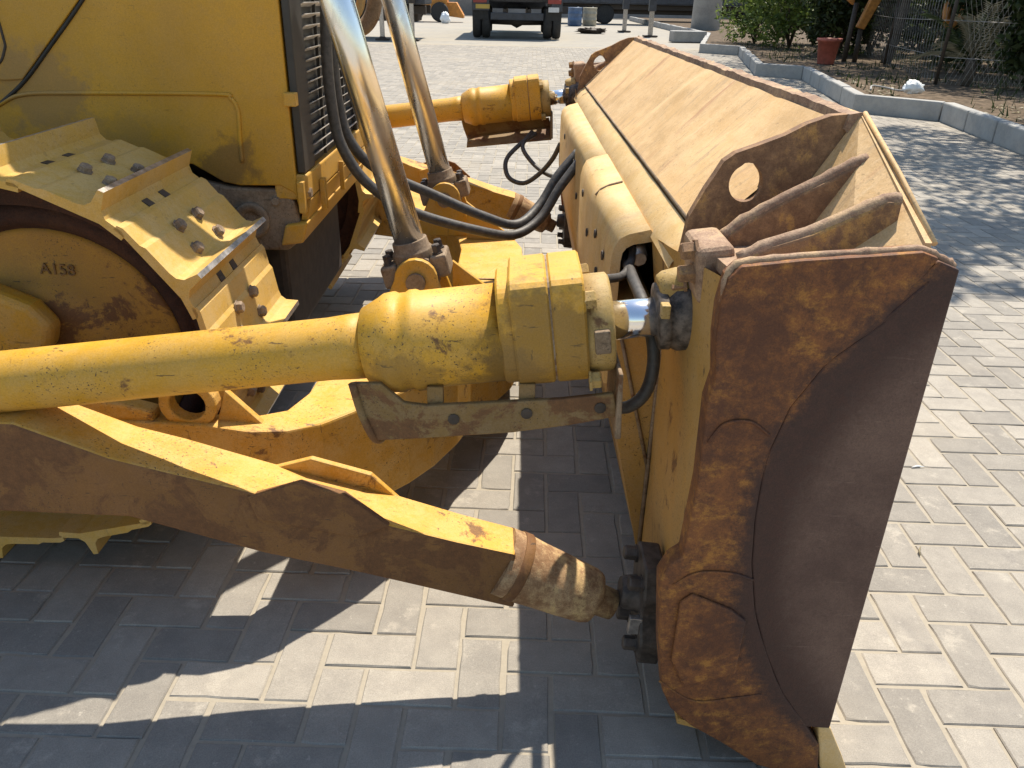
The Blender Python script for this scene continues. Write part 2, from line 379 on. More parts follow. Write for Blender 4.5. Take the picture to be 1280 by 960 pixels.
# ------------------------------------------------------------------ bulldozer
YC=2.87
def mir(y): return 2*YC-y
doz=empty('bulldozer',(0,0,0)); tag(doz,'yellow crawler bulldozer with a rusty wide front blade and dusty tracks','bulldozer')
# ---- blade
blade=empty('blade',(0,0,0),doz); blade['label']='tan front blade with rusty end plates, ribs and lifting eyes'
def dent(x,y,z,a,s): return a*noise.noise(Vector((x*s,y*s,z*s)))
Y0,Y1=1.10,mir(1.10)
ARC=[(.614,1.075),(.558,1.011),(.487,.943),(.445,.865),(.422,.768),(.423,.656),(.433,.554),(.456,.444),(.491,.346),(.539,.243),(.602,.156)]
def ztop(y):
    e=min(y-Y0,Y1-y); return 1.262 if e>.35 else 1.118+(1.262-1.118)*max(0,e-.02)/.33
mold=MB(); st=[Y0+.03,Y0+.12,Y0+.24,Y0+.35]+[Y0+.35+(Y1-Y0-.7)*k/20 for k in range(1,20)]+[Y1-.35,Y1-.24,Y1-.12,Y1-.03]
NP=len(ARC)+2
for y in st:
    zt=ztop(y); pr=[(.622,zt),(.618,(zt+1.075)/2)]+ARC
    for (x,z) in pr: mold.v.append((x,y,z))
    for (x,z) in reversed(pr): mold.v.append((x-.010,y,z))
n2=NP*2
for i in range(len(st)-1):
    for k in range(n2):
        k2=(k+1)%n2; mold.face((i*n2+k,i*n2+k2,(i+1)*n2+k2,(i+1)*n2+k),0,False)
mold.face(range(n2)); mold.face([(len(st)-1)*n2+k for k in range(n2)])
mold.build('moldboard',M_tan,blade)
# sloping upper back sheet, dented
def back_fn(u,v):
    # u: 0 at crease, 1 at lip ; v along Y
    x=.364+(.588-.364)*u; z=1.035+(1.247-1.035)*u
    ya=1.470; y=ya+(mir(ya)-ya)*v
    d=dent(y*1.3+4,u*.9,0,.006,2.2)+dent(y,u*2,3,.0022,9)
    d+=.016*math.exp(-((y-2.62+.12*u)/.05)**2)*u-.012*math.exp(-((y-2.74+.12*u)/.04)**2)*u+.014*math.exp(-((y-3.35+.1*u)/.05)**2)*u-.013*math.exp(-((y-1.98+.1*u)/.05)**2)*u*u+.010*math.exp(-((y-2.1+.1*u)/.04)**2)*u-.010*math.exp(-((y-3.75)/.05)**2)*u
    d*=min(1,(1-abs(2*v-1))*12)*(1-.75*u**4)*.75
    return (x-.68*d,y,z+.73*d)
MB().grid(back_fn,24,150).build('upper_back_sheet',M_tan,blade)
# lip strip with a ragged upper edge
lip=MB(); N=160
for i in range(N+1):
    y=1.447+(mir(1.447)-1.447)*i/N; rg=.006*noise.noise(Vector((y*9,0,1)))+.004*noise.noise(Vector((y*37,2,1)))
    xs=.004*noise.noise(Vector((y*5,7,1)))
    lip.v+=[(.587+xs,y,1.236),(.592+xs,y,1.262+rg*.7),(.6135+xs,y,1.266+rg),(.6225,y,1.20)]
for i in range(N):
    for k in range(3): lip.face((i*4+k,i*4+k+1,(i+1)*4+k+1,(i+1)*4+k))
lip.face((0,1,2,3)); lip.face((N*4,N*4+1,N*4+2,N*4+3)); lip.build('top_lip',M_rustpale,blade)
# sloping band under the crease
def band_fn(u,v):
    prof=[(.360,1.024),(.338,1.008),(.318,.985),(.308,.965)]
    k=min(2.999,u*3); i=int(k); f=k-i
    x=prof[i][0]*(1-f)+prof[i+1][0]*f; z=prof[i][1]*(1-f)+prof[i+1][1]*f
    y=1.47+(mir(1.47)-1.47)*v; d=dent(y,u,5,.002,6); return (x-d,y,z+d)
MB().grid(band_fn,6,90).build('crease_band',M_tan2,blade)
MB().sweep([(.3635,1.48,1.0315),(.3635,mir(1.48),1.0315)],.0045,6).build('weld_seam',M_brown,blade)
# outboard curved back panel between the box end and the end plate (both ends)
for s in (0,1):
    def pan(u,v,s=s):
        zz=[.965,.92,.85,.767,.60,.42,.27,.10]; k=min(6.999,u*7); i=int(k); f=k-i; z=zz[i]*(1-f)+zz[i+1]*f
        ks=[(1.03,.362),(.97,.311),(.90,.322),(.82,.335),(.75,.360),(.09,.366)]
        xi=.366
        for (za,xa),(zb,xb) in zip(ks,ks[1:]):
            if zb<=z<=za: xi=xb+(xa-xb)*(z-zb)/(za-zb)
        xo=.325 if z>.5 else .325+(.5-z)*.12
        z=z+(.095*v if u<.01 else (.05*v if u<.08 else 0)); y=1.705+(1.13-1.705)*v; x=xi+(xo-xi)*v+dent(v*2,z*2,s*7,.004,2)
        return (x,mir(y) if s else y,z)
    MB().grid(pan,14,10).build('back_panel',M_rear,blade)
# box beam: two welded sections
def boxsec(y0,y1,g):
    p=[(.311-g*.3,.972+g),(.270-g,.961+g),(.249-g,.950+g),(.238-g,.936),(.233-g,.91),(.232-g,.70),(.238-g,.60)]
    q=[(.325,.955),(.272,.945),(.258,.937),(.250,.926),(.247,.905),(.247,.70),(.252,.60)]
    m=MB(); n=len(p)
    for y in (y0,y1):
        m.v+=[(x,y,z) for x,z in p]+[(x,y,z) for x,z in q]
    T=2*n
    for i in range(n-1):
        m.face((i,i+1,T+i+1,T+i),0,True); m.face((n+i,n+i+1,T+n+i+1,T+n+i),0,False)
        m.face((i,i+1,n+i+1,n+i)); m.face((T+i,T+i+1,T+n+i+1,T+n+i))
    m.face((0,n,T+n,T)); m.face((n-1,2*n-1,T+2*n-1,T+n-1)); return m
boxsec(1.70,2.62,.008).build('box_section',M_tan2,blade)
boxsec(2.62,mir(1.70),.0).build('box_section',M_tan2,blade)
MB().box(.252,.33,1.72,mir(1.72),.79,.81).build('box_floor',M_rear,blade)
MB().sweep([(.305,2.19,.9815),(.27,2.185,.9725),(.247,2.18,.962),(.232,2.18,.945)],.004,6).build('weld_seam',M_brown,blade)
# lower sloped rear face and the box end faces
MB().prism([(.2385,1.70,.60),(.2385,mir(1.70),.60),(.36,mir(1.70),.09),(.36,1.70,.09)],(.02,0,.004)).build('lower_rear_sheet',M_rear,blade)
for s in (0,1):
    y=1.6985 if not s else mir(1.6985)
    MB().xz([(.2335,.806),(.32,.806),(.365,.767),(.365,.09),(.358,.09),(.2405,.60),(.2335,.70)],y,y+(.015 if not s else -.015)).build('box_end_plate',M_rear,blade)
    e=1 if not s else -1
    MB().sweep([(.245,y-.004*e,.79),(.36,y-.004*e,.36)],.005,5).sweep([(.36,y-.004*e,.77),(.36,y-.004*e,.12)],.006,5).build('weld_seam',M_brown,blade)
for (y,z) in ((1.83,.88),(1.95,.80),(2.02,.88),(2.25,.82),(2.45,.89),(2.8,.80),(3.0,.88),(3.3,.82),(3.6,.88)):
    MB().lathe((.2225 if y<2.62 else .2305,y,z),(-1,0,0),[(0,.012),(.004,.012),(.005,.009)],10,0,False).build('plug_hole',M_dark,blade)
# cutting edge and end bits
MB().xz([(.60,.168),(.652,.168),(.690,.10),(.735,.004),(.70,.001),(.61,.03)],Y0+.27,Y1-.27).build('cutting_edge',M_steel,blade,.003)
for y0,y1 in ((Y0-.012,Y0+.268),(Y1-.268,Y1+.012)):
    MB().xz([(.628,.149),(.653,.149),(.692,.07),(.722,.003),(.695,.001),(.655,.03)],y0,y1).build('end_bit',M_tan2,blade,.004)
MB().prism([(.36,Y0+.03,.105),(.36,Y1-.03,.105),(.62,Y1-.03,.02),(.62,Y0+.03,.02)],(0,0,.015)).build('blade_floor',M_rear,blade)
# end plates
EP_L=[(.317,1.075),(.334,1.094),(.420,1.105),(.534,1.115),(.590,1.121),(.616,1.112)]
LEFT=[(.640,.100),(.655,.004),(.623,.003),(.525,.037),(.442,.102),(.372,.151),(.330,.195),(.308,.245),(.290,.361),(.276,.514),(.290,.550),(.310,.568),(.317,.719),(.313,.870),(.320,.912),(.312,.980),(.311,1.031)]
for s in (0,1):
    sg=1 if not s else -1; y=Y0 if not s else Y1
    par=blade
    # smooth side plate in front of the arc
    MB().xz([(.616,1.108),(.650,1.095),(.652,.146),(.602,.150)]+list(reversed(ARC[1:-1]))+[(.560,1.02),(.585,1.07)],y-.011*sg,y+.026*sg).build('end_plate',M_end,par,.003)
    # thick rusty gusset behind the arc
    poly=EP_L+[(.585,1.06)]+ARC[1:]+LEFT
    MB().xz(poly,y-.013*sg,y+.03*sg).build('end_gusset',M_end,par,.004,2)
    w=MB()
    w.sweep(catmull([(x-.003+.004*noise.noise(Vector((z*19,s,4))),y-.010*sg,z) for x,z in ARC],4),.0030,6)
    w.sweep(catmull([(.323,y-.013*sg,.80),(.345,y-.015*sg,.835),(.385,y-.015*sg,.84),(.42,y-.013*sg,.815)],6),.0026,5)
    w.sweep(catmull([(.30,y-.013*sg,.505),(.34,y-.015*sg,.535),(.40,y-.015*sg,.535),(.44,y-.013*sg,.52)],6),.0026,5)
    w.sweep(catmull([(.30,y-.013*sg,.27),(.37,y-.014*sg,.22),(.45,y-.014*sg,.23),(.50,y-.013*sg,.24)],6),.0026,5)
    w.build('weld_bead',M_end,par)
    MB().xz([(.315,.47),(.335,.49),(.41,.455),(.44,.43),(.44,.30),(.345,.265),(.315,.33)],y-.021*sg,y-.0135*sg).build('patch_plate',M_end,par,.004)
    # rolled upper rim of the end plate
    MB().sweep(catmull([(.318,y,1.035),(.319,y,1.075),(.338,y+.004*sg,1.094),(.42,y+.004*sg,1.105),(.534,y+.004*sg,1.115),(.596,y+.002*sg,1.119),(.632,y+.006*sg,1.104),(.649,y+.008*sg,1.094)],5),
        [.0070+.0045*noise.noise(Vector((k*1.3,s,0))) for k in range(36)],8).build('end_rim',M_rustpale,par)
    # pocket floor, ribs, holed plate
    def Y(v): return v if not s else mir(v)
    MB().prism([(.335,Y(1.13),1.072),(.602,Y(1.13),1.098),(.602,Y(1.456),1.052),(.350,Y(1.456),1.030)],(0,0,-.02)).build('pocket_floor',M_rustpale,par)
    MB().xz([(.368,1.03),(.370,1.058),(.408,1.092),(.472,1.132),(.535,1.165),(.580,1.194),(.601,1.200),(.601,1.03)],Y(1.345),Y(1.375)).build('rib',M_rustmid,par,.005)
    MB().xz([(.362,1.04),(.365,1.066),(.412,1.092),(.470,1.112),(.530,1.142),(.578,1.166),(.600,1.166),(.600,1.04)],Y(1.20),Y(1.23)).build('rib',M_rustmid,par,.005)
    for k,(yy,pts) in enumerate(((1.36,[(.372,1.062),(.408,1.094),(.472,1.134),(.535,1.167),(.582,1.197),(.600,1.203)]),(1.215,[(.366,1.068),(.412,1.094),(.470,1.114),(.530,1.144),(.578,1.168),(.600,1.169)]))):
        MB().sweep(catmull([(x,Y(yy)+.003*noise.noise(Vector((x*40,k,s))),z-.004+.003*noise.noise(Vector((x*55,k,2+s)))) for x,z in pts],4),[.0125+.004*noise.noise(Vector((q*.9,k,s))) for q in range(21)],8).build('rib_edge',M_rustpale,par)
    # holed lifting plate, leaning out at the top
    def pl(x,z): return (x,Y(1.456),z)
    outl=[(.618,1.256),(.608,1.262),(.565,1.258),(.525,1.243),(.487,1.222),(.445,1.205),(.405,1.190),(.385,1.175),(.372,1.150),(.358,1.125),(.334,1.073),(.325,.996),(.330,.93),(.36,.90),(.60,.92)]
    hc=(.430,1.136); NH=28
    bm=bmesh.new(); ov=[bm.verts.new(pl(*p)) for p in outl]
    hv=[bm.verts.new(pl(hc[0]+.031*math.cos(a*2*math.pi/NH),hc[1]+.034*math.sin(a*2*math.pi/NH)*(1.10 if 4<a<9 else 1))) for a in range(NH)]
    eds=[bm.edges.new((ov[i],ov[(i+1)%len(ov)])) for i in range(len(ov))]+[bm.edges.new((hv[i],hv[(i+1)%NH])) for i in range(NH)]
    bmesh.ops.triangle_fill(bm,edges=eds,use_beauty=True)
    r=bmesh.ops.extrude_face_region(bm,geom=bm.faces[:]); vv=[g for g in r['geom'] if isinstance(g,bmesh.types.BMVert)]
    bmesh.ops.translate(bm,verts=vv,vec=Vector((0,.024*sg,0))); bmesh.ops.recalc_face_normals(bm,faces=bm.faces)
    me=bpy.data.meshes.new('lifting_plate'); bm.to_mesh(me); bm.free(); me.materials.append(M_rustmid)
    inst(me,'lifting_plate',par)
    # outer top edge of the moldboard wing, a thin tan bead shaped for its lit edge
    MB().sweep([(.619,Y(1.45),1.264),(.622,Y(1.28),1.194),(.626,Y(1.13),1.121)],[.0045,.004,.0045],8).build('wing_edge',M_tan,par)
    MB().prism([(.515,Y(1.13),1.04),(.613,Y(1.13),1.1185),(.611,Y(1.452),1.2605),(.475,Y(1.452),1.02)],(.012,0,-.006)).build('wing_back',M_tan,par)

# ---- push arms with cross frame
def arm(sgn,y,dz,label=None):
    a=empty('push_arm',(0,0,0),doz)
    def Yv(v): return y+sgn*v      # v<0: outer side
    yn,yf=Yv(-.068),Yv(.062)
    top=[(-2.3,.70),(-.941,.690),(-.773,.617),(-.677,.590),(-.503,.543),(-.245,.470),(-.10,.425),(.022,.392)]
    bot=[(.022,.245),(-.302,.345),(-.498,.392),(-.700,.458),(-.761,.478),(-1.018,.486),(-2.3,.47)]
    m=MB(); n=len(top)+len(bot); P=top+bot
    for (x,z) in P:
        fr=max(0.,min(1.,(x+.3)/.32)); ins=.012*fr
        m.v.append((x,yn+sgn*ins,z+dz))
    for (x,z) in P:
        fr=max(0.,min(1.,(x+.3)/.32)); ins=.012*fr
        m.v.append((x,yf-sgn*ins,z+dz-(.010 if .3<z<.57 else 0)))
    for i in range(n):
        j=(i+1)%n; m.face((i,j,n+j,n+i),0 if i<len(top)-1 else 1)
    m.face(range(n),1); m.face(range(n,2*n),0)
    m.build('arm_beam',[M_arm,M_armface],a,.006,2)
    # upstanding ears
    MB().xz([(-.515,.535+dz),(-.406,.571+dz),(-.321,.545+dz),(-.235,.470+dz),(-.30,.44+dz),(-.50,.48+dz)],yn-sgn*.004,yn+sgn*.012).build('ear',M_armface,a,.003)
    MB().xz([(-.515,.52+dz),(-.415,.550+dz),(-.290,.512+dz),(-.205,.420+dz),(-.25,.40+dz),(-.5,.47+dz)],yf-sgn*.012,yf+sgn*.004).build('ear',M_arm,a,.003)
    # round nose, collar, ball cap
    ax=Vector((.19,0,-.090)).normalized(); c=Vector((.018,y,.318+dz))
    MB().lathe(c,ax,[(-.03,.076),(.014,.076),(.05,.072),(.12,.068),(.185,.063),(.200,.058),(.206,.044),(.212,.036),(.25,.034)],24).build('arm_nose',M_nose,a)
    MB().lathe(c,ax,[(-.004,.0785),(.018,.0785)],24).build('collar',M_armface,a,.002)
    bc=Vector((.318,y,.225+dz))
    MB().lathe(bc+Vector((-.06,0,.025)),(1,0,-.08),[(0,.033),(.010,.037),(.03,.040),(.055,.050),(.085,.054)],20,0,True).build('ball_cap',M_grease,a,.002)
    MB().prism([tuple(bc+Vector((-.022,sgn*yy,zz))) for yy,zz in ((-.075,-.115),(.06,-.115),(.085,-.05),(.06,.0),(.075,.06),(.05,.13),(-.05,.13),(-.075,.06),(-.055,.01),(-.09,-.05))],(.050,0,-.006)).build('cap_flange',M_grease,a,.007)
    MB().obox(bc+Vector((.062,sgn*.005,-.005)),(1,0,-.06),(0,1,0),(.06,0,1),.016,.09,.12).build('cap_bracket',M_weld,a,.004)
    for (dy,dzb) in ((-.045,.085),(.04,.10),(-.055,-.075),(.05,-.085)):
        MB().hexbolt(bc+Vector((-.020,sgn*dy,dzb)),(-1,0,.1),.016,.032).build('cap_bolt',M_grease,a)
    MB().obox(bc+Vector((-.030,-.055*sgn,-.02)),(1,0,-.06),(0,1,0),(.06,0,1),.014,.008,.022).build('cap_tab',M_steel,a,.002)
    # slim yellow stripe of paint below
    return a
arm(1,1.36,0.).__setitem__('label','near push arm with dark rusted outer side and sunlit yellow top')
arm(-1,mir(1.36),.05)
def cplan(off=0):
    o=[(-2.2,1.585),(-1.2,1.585),(-.86,1.585),(-.70,1.585),(-.60,1.578),(-.52,1.60),(-.45,1.645),(-.35,1.75),(-.27,1.84),(-.21,1.93),(-.15,2.06),(-.11,2.19),(-.05,2.32),(.01,2.44),(.045,2.58)]
    return o
pl_o=cplan(); pl_i=[(-.205,2.62),(-.225,2.48),(-.29,2.32),(-.40,2.20),(-.50,2.12),(-.515,1.80),(-.545,1.70),(-.60,1.662),(-2.2,1.662)]
half=pl_o+[(.052,YC)]
loop=half+[(x,mir(y)) for x,y in reversed(pl_o)]+[(x,mir(y)) for x,y in reversed(pl_i)]+pl_i
def zt(x): return .50+.03*max(0.,min(1.,(-.45-x)/.30))
def zb(x): return .205+.235*max(0.,min(1.,(-.56-x)/.16))
cf=MB(); n=len(loop)
cf.v=[(x,y,zt(x)) for x,y in loop]+[(x,y,zb(x)) for x,y in loop]
for i in range(n): j=(i+1)%n; cf.face((i,j,n+j,n+i))
cf.face(range(n)); cf.face(range(n,2*n))
cf.build('cross_frame',M_arm,doz,.006,2)
for yy in (2.66,2.735):
    MB().box(-.204,.056,yy,yy+.006,.498,.506).build('frame_seam',M_brown,doz)
for s in (0,1):
    def Y(v): return v if not s else mir(v)
    MB().xz([(-1.2,.52),(-.83,.52),(-.83,.548),(-.90,.568),(-1.2,.60)],Y(1.600),Y(1.650)).build('frame_rib',M_arm,doz,.008)
    ring=MB(); NR=20
    for yv in (1.600,1.640):
        for rr in (.040,.064):
            for k in range(NR):
                a=2*math.pi*k/NR; ring.v.append((-.745+rr*math.cos(a)*1.05,Y(yv),.570+rr*math.sin(a)))
    for k in range(NR):
        j=(k+1)%NR
        for (a,b) in ((0,1),(1,3),(3,2),(2,0)): ring.face((a*NR+k,a*NR+j,b*NR+j,b*NR+k))
    ring.build('tow_ring',M_arm,doz,.004)
    MB().prism([(-.69,Y(1.62),.515),(-.575,Y(1.62),.505),(-.66,Y(1.62),.60)],(0,.02,0)).build('gusset',M_arm,doz,.003)

# ---- lift cylinders
def lift(sgn,y):
    g=empty('lift_cylinder',(0,0,0),doz)
    p0=Vector((-.285,y,.655)); d=Vector((-.176,0,.681)).normalized()
    MB().lathe(p0,d,[(.10,.046),(1.32,.046)],28).build('rod',M_chrome2,g)
    MB().lathe(p0,d,[(1.28,.062),(1.31,.085),(1.36,.085),(1.36,.075),(2.15,.075)],24).build('barrel',M_yel,g)
    MB().lathe(p0,d,[(.035,.066),(.075,.064),(.085,.056),(.11,.054)],24).build('rod_eye',M_brown,g,.002)
    MB().lathe(p0-Vector((0,.055,0)),(0,1,0),[(0,.070),(.11,.070)],24).build('pin_cap',M_brown,g,.006)
    q=d.cross(Vector((0,1,0)))
    for k in (-1,1):
        b=p0+q*(.078*k)+d*.02
        MB().obox(b,q,Vector((0,1,0)),d,.026,.055,.035).build('clamp_lug',M_brown,g,.008)
        for e in (-1,1): MB().hexbolt(b+Vector((0,.028*e,0))+d*.033,d,.014,.032).build('clamp_bolt',M_grease,g)
    for e in (-1,1):
        yy=y+.078*e; N=10; pts=[(-.42,.50),(-.16,.50)]+[(-.285+.066*math.cos(math.pi*k/N),.66+.066*math.sin(math.pi*k/N)) for k in range(N+1)]
        MB().xz([(x,z) for x,z in pts],yy-.012,yy+.012).build('ear_plate',M_yel,g,.004)
        MB().lathe((-.285,yy-.014*(1 if e<0 else -1),.655),(0,e,0),[(0,.030),(.012,.030)],16).build('pin',M_brown,g)
    # triangular brace to the cross frame
    MB().xz([(-.19,.50),(.02,.50),(-.19,.66)],y+.115*sgn,y+.135*sgn).build('brace',M_yel,g,.003)
    return g
lift(1,2.34)['label']='near lift cylinder with brown stained chrome rod'
lift(-1,mir(2.34))

# ---- tilt cylinders
def tilt(sgn,y,dz):
    g=empty('tilt_cylinder',(0,0,0),doz)
    d=Vector((1,0,.13)).normalized(); L=d.x
    def P(x): return Vector((x,y,.873+.13*x+dz))
    def T(x): return (x)/L
    O=P(0)
    MB().lathe(O,d,[(T(-1.27),.052),(T(-1.25),.060),(T(-.45),.0595),(T(-.34),.0595),(T(-.30),.062),(T(-.262),.063)],32).build('tube',M_cyl,g)
    MB().lathe(P(-1.30),(0,1,0),[(-.05,.062),(.05,.062)],24).build('tube_eye',M_rustpale,g,.004)
    MB().lathe(O,d,[(T(-.272),.058),(T(-.268),.072),(T(-.235),.088),(T(-.225),.094),(T(-.205),.096),(T(-.198),.092),(T(-.185),.092),(T(-.178),.096),(T(-.165),.096),(T(-.158),.0925),(T(.0),.0925)],40).build('sleeve',M_cyl,g)
    # collar: rounded square casting in two bolted halves
    up=Vector((-d.z,0,d.x)); yy=Vector((0,1,0))
    def sq(t0,t1,r,k):
        m=MB(); N=72
        for t_,s_ in ((t0,.965),(t0+.004,1),(t1-.004,1),(t1,.965)):
            for i in range(N):
                a=2*math.pi*i/N; ca,sa=math.cos(a),math.sin(a)
                kk=k if sa>0 else 2.4
                e=(abs(ca)**kk+abs(sa)**kk)**(-1/kk); m.v.append(tuple(P(t_)+yy*(ca*e*r*.92*s_)+up*(sa*e*r*s_*(1.08 if sa>0 else .98)+.006)))
        for b in range(3):
            for i in range(N):
                j=(i+1)%N; m.face((b*N+i,b*N+j,(b+1)*N+j,(b+1)*N+i),0,False)
        m.face(range(N)); m.face(range(3*N,4*N)); return m
    sq(-.014,.016,.101,3.).build('collar_step',M_cyl,g)
    sq(.010,.0785,.108,7.).build('collar',M_cyl,g)
    sq(.0805,.140,.108,7.).build('collar',M_cyl,g)
    sq(.074,.085,.105,7.).build('collar_gasket',M_brown,g)
    for (a,b) in ((.085,.075),(-.085,.075),(.085,-.08),(-.085,-.08)):
        MB().hexbolt(P(.137)+yy*a*.9*sgn+up*b,d,.017,.022).build('gland_bolt',M_gland,g)
    MB().lathe(O,d,[(T(.137),.080),(T(.14),.092),(T(.184),.092),(T(.189),.086),(T(.189),.04)],32).build('gland',M_gland,g)
    MB().obox(P(.165)-yy*.07*sgn+up*.0,d,yy,up,.014,.03,.022).build('gland_lug',M_brown,g,.003)
    MB().lathe(O,d,[(T(.18),.0365),(T(.30),.0365)],32).build('rod',M_chrome,g)
    MB().lathe(O,d,[(T(.268),.040),(T(.272),.062),(T(.290),.064),(T(.292),.061),(T(.305),.068),(T(.385),.069),(T(.40),.062),(T(.41),.05)],28).build('rod_eye',M_eye,g)
    MB().box(.268,.284,y-.068,y-.045,P(.28).z+.02,P(.28).z+.045).build('eye_tab',M_gland,g,.002)
    MB().lathe(P(.292)+up*.050,(1,0,.3),[(-.014,.03),(.0,.036),(.03,.036),(.04,.028)],16).build('eye_shoulder',M_gland,g,.004)
    # clamp block bolted on the blade above the rod eye
    MB().obox(P(.345)+Vector((0,-.045*sgn,.105)),d,yy,up,.032,.065,.052).build('clamp_block',M_rustpale,g,.014,3)
    for (a,b) in ((-.02,.05),(-.03,.0),(-.03,-.055)):
        MB().hexbolt(P(.315)+Vector((0,(-.075 if b>-.05 else -.02)*sgn,.105+b*.8)),-d,.016,.028).build('clamp_bolt',M_rustmid,g)
    # hose guard: folded channel under the sleeve
    yg=y-.088*sgn; z0=dz
    face=[(-.283,.800),(-.232,.801),(-.191,.762),(-.150,.757),(.095,.776),(.193,.790),(.205,.742),(.120,.722),(.009,.703),(-.156,.687),(-.247,.680),(-.266,.734)]
    MB().xz([(x,z+z0) for x,z in face],yg,yg+.012*sgn).build('guard_face',M_guard,g,.003)
    MB().sweep(catmull([(-.284,yg,.80+z0),(-.27,yg,.735+z0),(-.250,yg+.005*sgn,.682+z0),(-.24,yg+.05*sgn,.662+z0),(-.238,yg+.10*sgn,.66+z0)],5),.008,7).build('guard_rim',M_guard,g)
    MB().prism([(-.250,yg+.004*sgn,.682+z0),(.206,yg+.004*sgn,.743+z0),(.206,yg+.13*sgn,.690+z0),(-.250,yg+.13*sgn,.640+z0)],(0,0,.008)).build('guard_floor',M_guard,g,.002)
    MB().box(-.150,-.120,yg+.012*sgn,yg+.03*sgn,.75+z0,.79+z0).build('guard_tab',M_guard,g,.002)
    MB().box(.02,.05,yg+.012*sgn,yg+.03*sgn,.765+z0,.80+z0).build('guard_tab',M_guard,g,.002)
    for x in (-.10,.035,.17): MB().lathe((x,yg-.001*sgn,.742+.11*x+z0),(0,-sgn,0),[(0,.011),(.002,.011),(.003,.007)],10,0,False).build('guard_hole',M_dark,g)
    MB().xz([(.200,.700+z0),(.212,.700+z0),(.206,.835+z0),(.198,.835+z0)],yg-.012*sgn,yg+.15*sgn).build('guard_end',M_brown,g,.003)
    return g
tn=tilt(1,1.36,0.); tn['label']='near tilt cylinder, scratched yellow casing, bright chrome rod'
tf=tilt(-1,mir(1.36),.055)
# hoses
def hose(pts,r,mat=M_black,name='hose'): return MB().sweep(catmull(pts,8),r,10).build(name,mat,doz)
M_hose=plain('hydraulic_hose',(.05,.046,.043),.55,0,.4,60,.3)
hose([(.195,1.37,.712),(.235,1.35,.722),(.266,1.35,.755),(.277,1.36,.81),(.272,1.38,.86),(.262,1.45,.90),(.262,1.60,.90),(.27,1.80,.89)],.0125,M_hose)
hose([(.10,1.40,.958),(.15,1.45,.945),(.20,1.55,.915),(.245,1.63,.897),(.270,1.70,.905),(.281,1.76,.93),(.29,1.85,.93)],.0095,M_hose)
MB().lathe((.292,1.72,.905),(0,1,.25),[(0,.017),(.02,.017),(.02,.022),(.06,.022)],8).build('hose_fitting',M_steel,doz)
hose([(-.50,2.62,1.9),(-.556,2.60,1.5),(-.575,2.59,1.28),(-.570,2.585,1.10),(-.545,2.58,.985),(-.47,2.59,.87),(-.33,2.62,.775),(-.12,2.70,.695),(.01,2.78,.66),(.105,2.86,.70),(.175,2.92,.80),(.245,2.97,.885)],.0175,M_hose)
hose([(-.50,2.68,1.9),(-.552,2.66,1.5),(-.57,2.65,1.28),(-.562,2.65,1.10),(-.53,2.65,.99),(-.45,2.68,.90),(-.28,2.74,.81),(-.10,2.78,.725),(.02,2.83,.685),(.105,2.93,.735),(.17,2.99,.83),(.245,3.04,.91)],.0175,M_hose)
hose([(.12,mir(1.42),.78),(.03,mir(1.50),.73),(-.035,mir(1.55),.66),(-.02,mir(1.6),.585),(.06,mir(1.62),.56),(.14,mir(1.66),.62),(.20,mir(1.70),.70),(.235,mir(1.73),.78)],.012,M_hose)
hose([(.10,mir(1.42),.79),(.05,mir(1.52),.73),(.10,mir(1.58),.66),(.17,mir(1.66),.62),(.235,mir(1.75),.615)],.011,M_hose)
# pipe loop on the far front corner of the hood
MB().sweep(catmull([(-.70,3.42,1.55),(-.690,3.43,1.40),(-.665,3.44,1.325),(-.622,3.45,1.305),(-.580,3.46,1.345),(-.560,3.47,1.42),(-.555,3.48,1.55)],8),.030,12).build('pipe_loop',M_brown,doz)
MB().sweep(catmull([(-.69,3.38,1.345),(-.645,3.39,1.345),(-.615,3.40,1.375),(-.600,3.40,1.44),(-.598,3.40,1.55)],8),.017,10).build('pipe_loop',M_tan2,doz)

# ---- hood, grille, nose
hp=[(-3.2,.90),(-1.05,.955),(-.957,.967),(-.870,.915),(-.823,.906),(-.700,.908),(-.660,.885),(-.6505,.838),(-.6505,2.30),(-.75,2.36),(-3.2,2.42)]
MB().xz(hp,2.38,3.36).build('hood',M_hood,doz,.012,3)
MB().sweep(catmull([(-3.0,2.379,1.02),(-1.70,2.379,1.05),(-1.56,2.379,1.085),(-1.486,2.379,1.126),(-1.41,2.379,1.154),(-1.25,2.379,1.161),(-.86,2.379,1.166),(-.815,2.379,1.155),(-.799,2.379,1.12),(-.803,2.379,1.05),(-.806,2.379,.975)],6),.0065,8).build('hood_bead',M_hood,doz)
MB().xz([(-3.1,1.30),(-1.452,1.251-.06),(-1.40,1.195),(-1.305,1.290),(-1.188,1.408),(-1.02,1.60),(-.95,1.72),(-.93,1.85),(-.93,2.2),(-3.1,2.2)],2.372,2.381).build('side_door',M_hood,doz,.003)
MB().sweep(catmull([(-1.75,2.378,.99),(-1.60,2.378,1.055),(-1.486,2.378,1.126),(-1.398,2.378,1.190),(-1.302,2.378,1.284),(-1.184,2.378,1.404),(-1.01,2.378,1.60),(-.94,2.378,1.72),(-.92,2.378,1.9)],5),.0055,6).build('door_gap',M_black,doz)  # dark strip standing in for the shaded gap along the door
MB().sweep(catmull([(-2.2,2.372,1.20),(-1.60,2.372,1.205),(-1.475,2.372,1.225),(-1.43,2.372,1.27),(-1.425,2.372,1.33),(-1.44,2.372,1.6)],6),.004,6).build('panel_seam',M_dark,doz)
MB().box(-.657,-.622,2.352,2.385,1.139,1.176).build('hood_tab',M_yel,doz,.003)
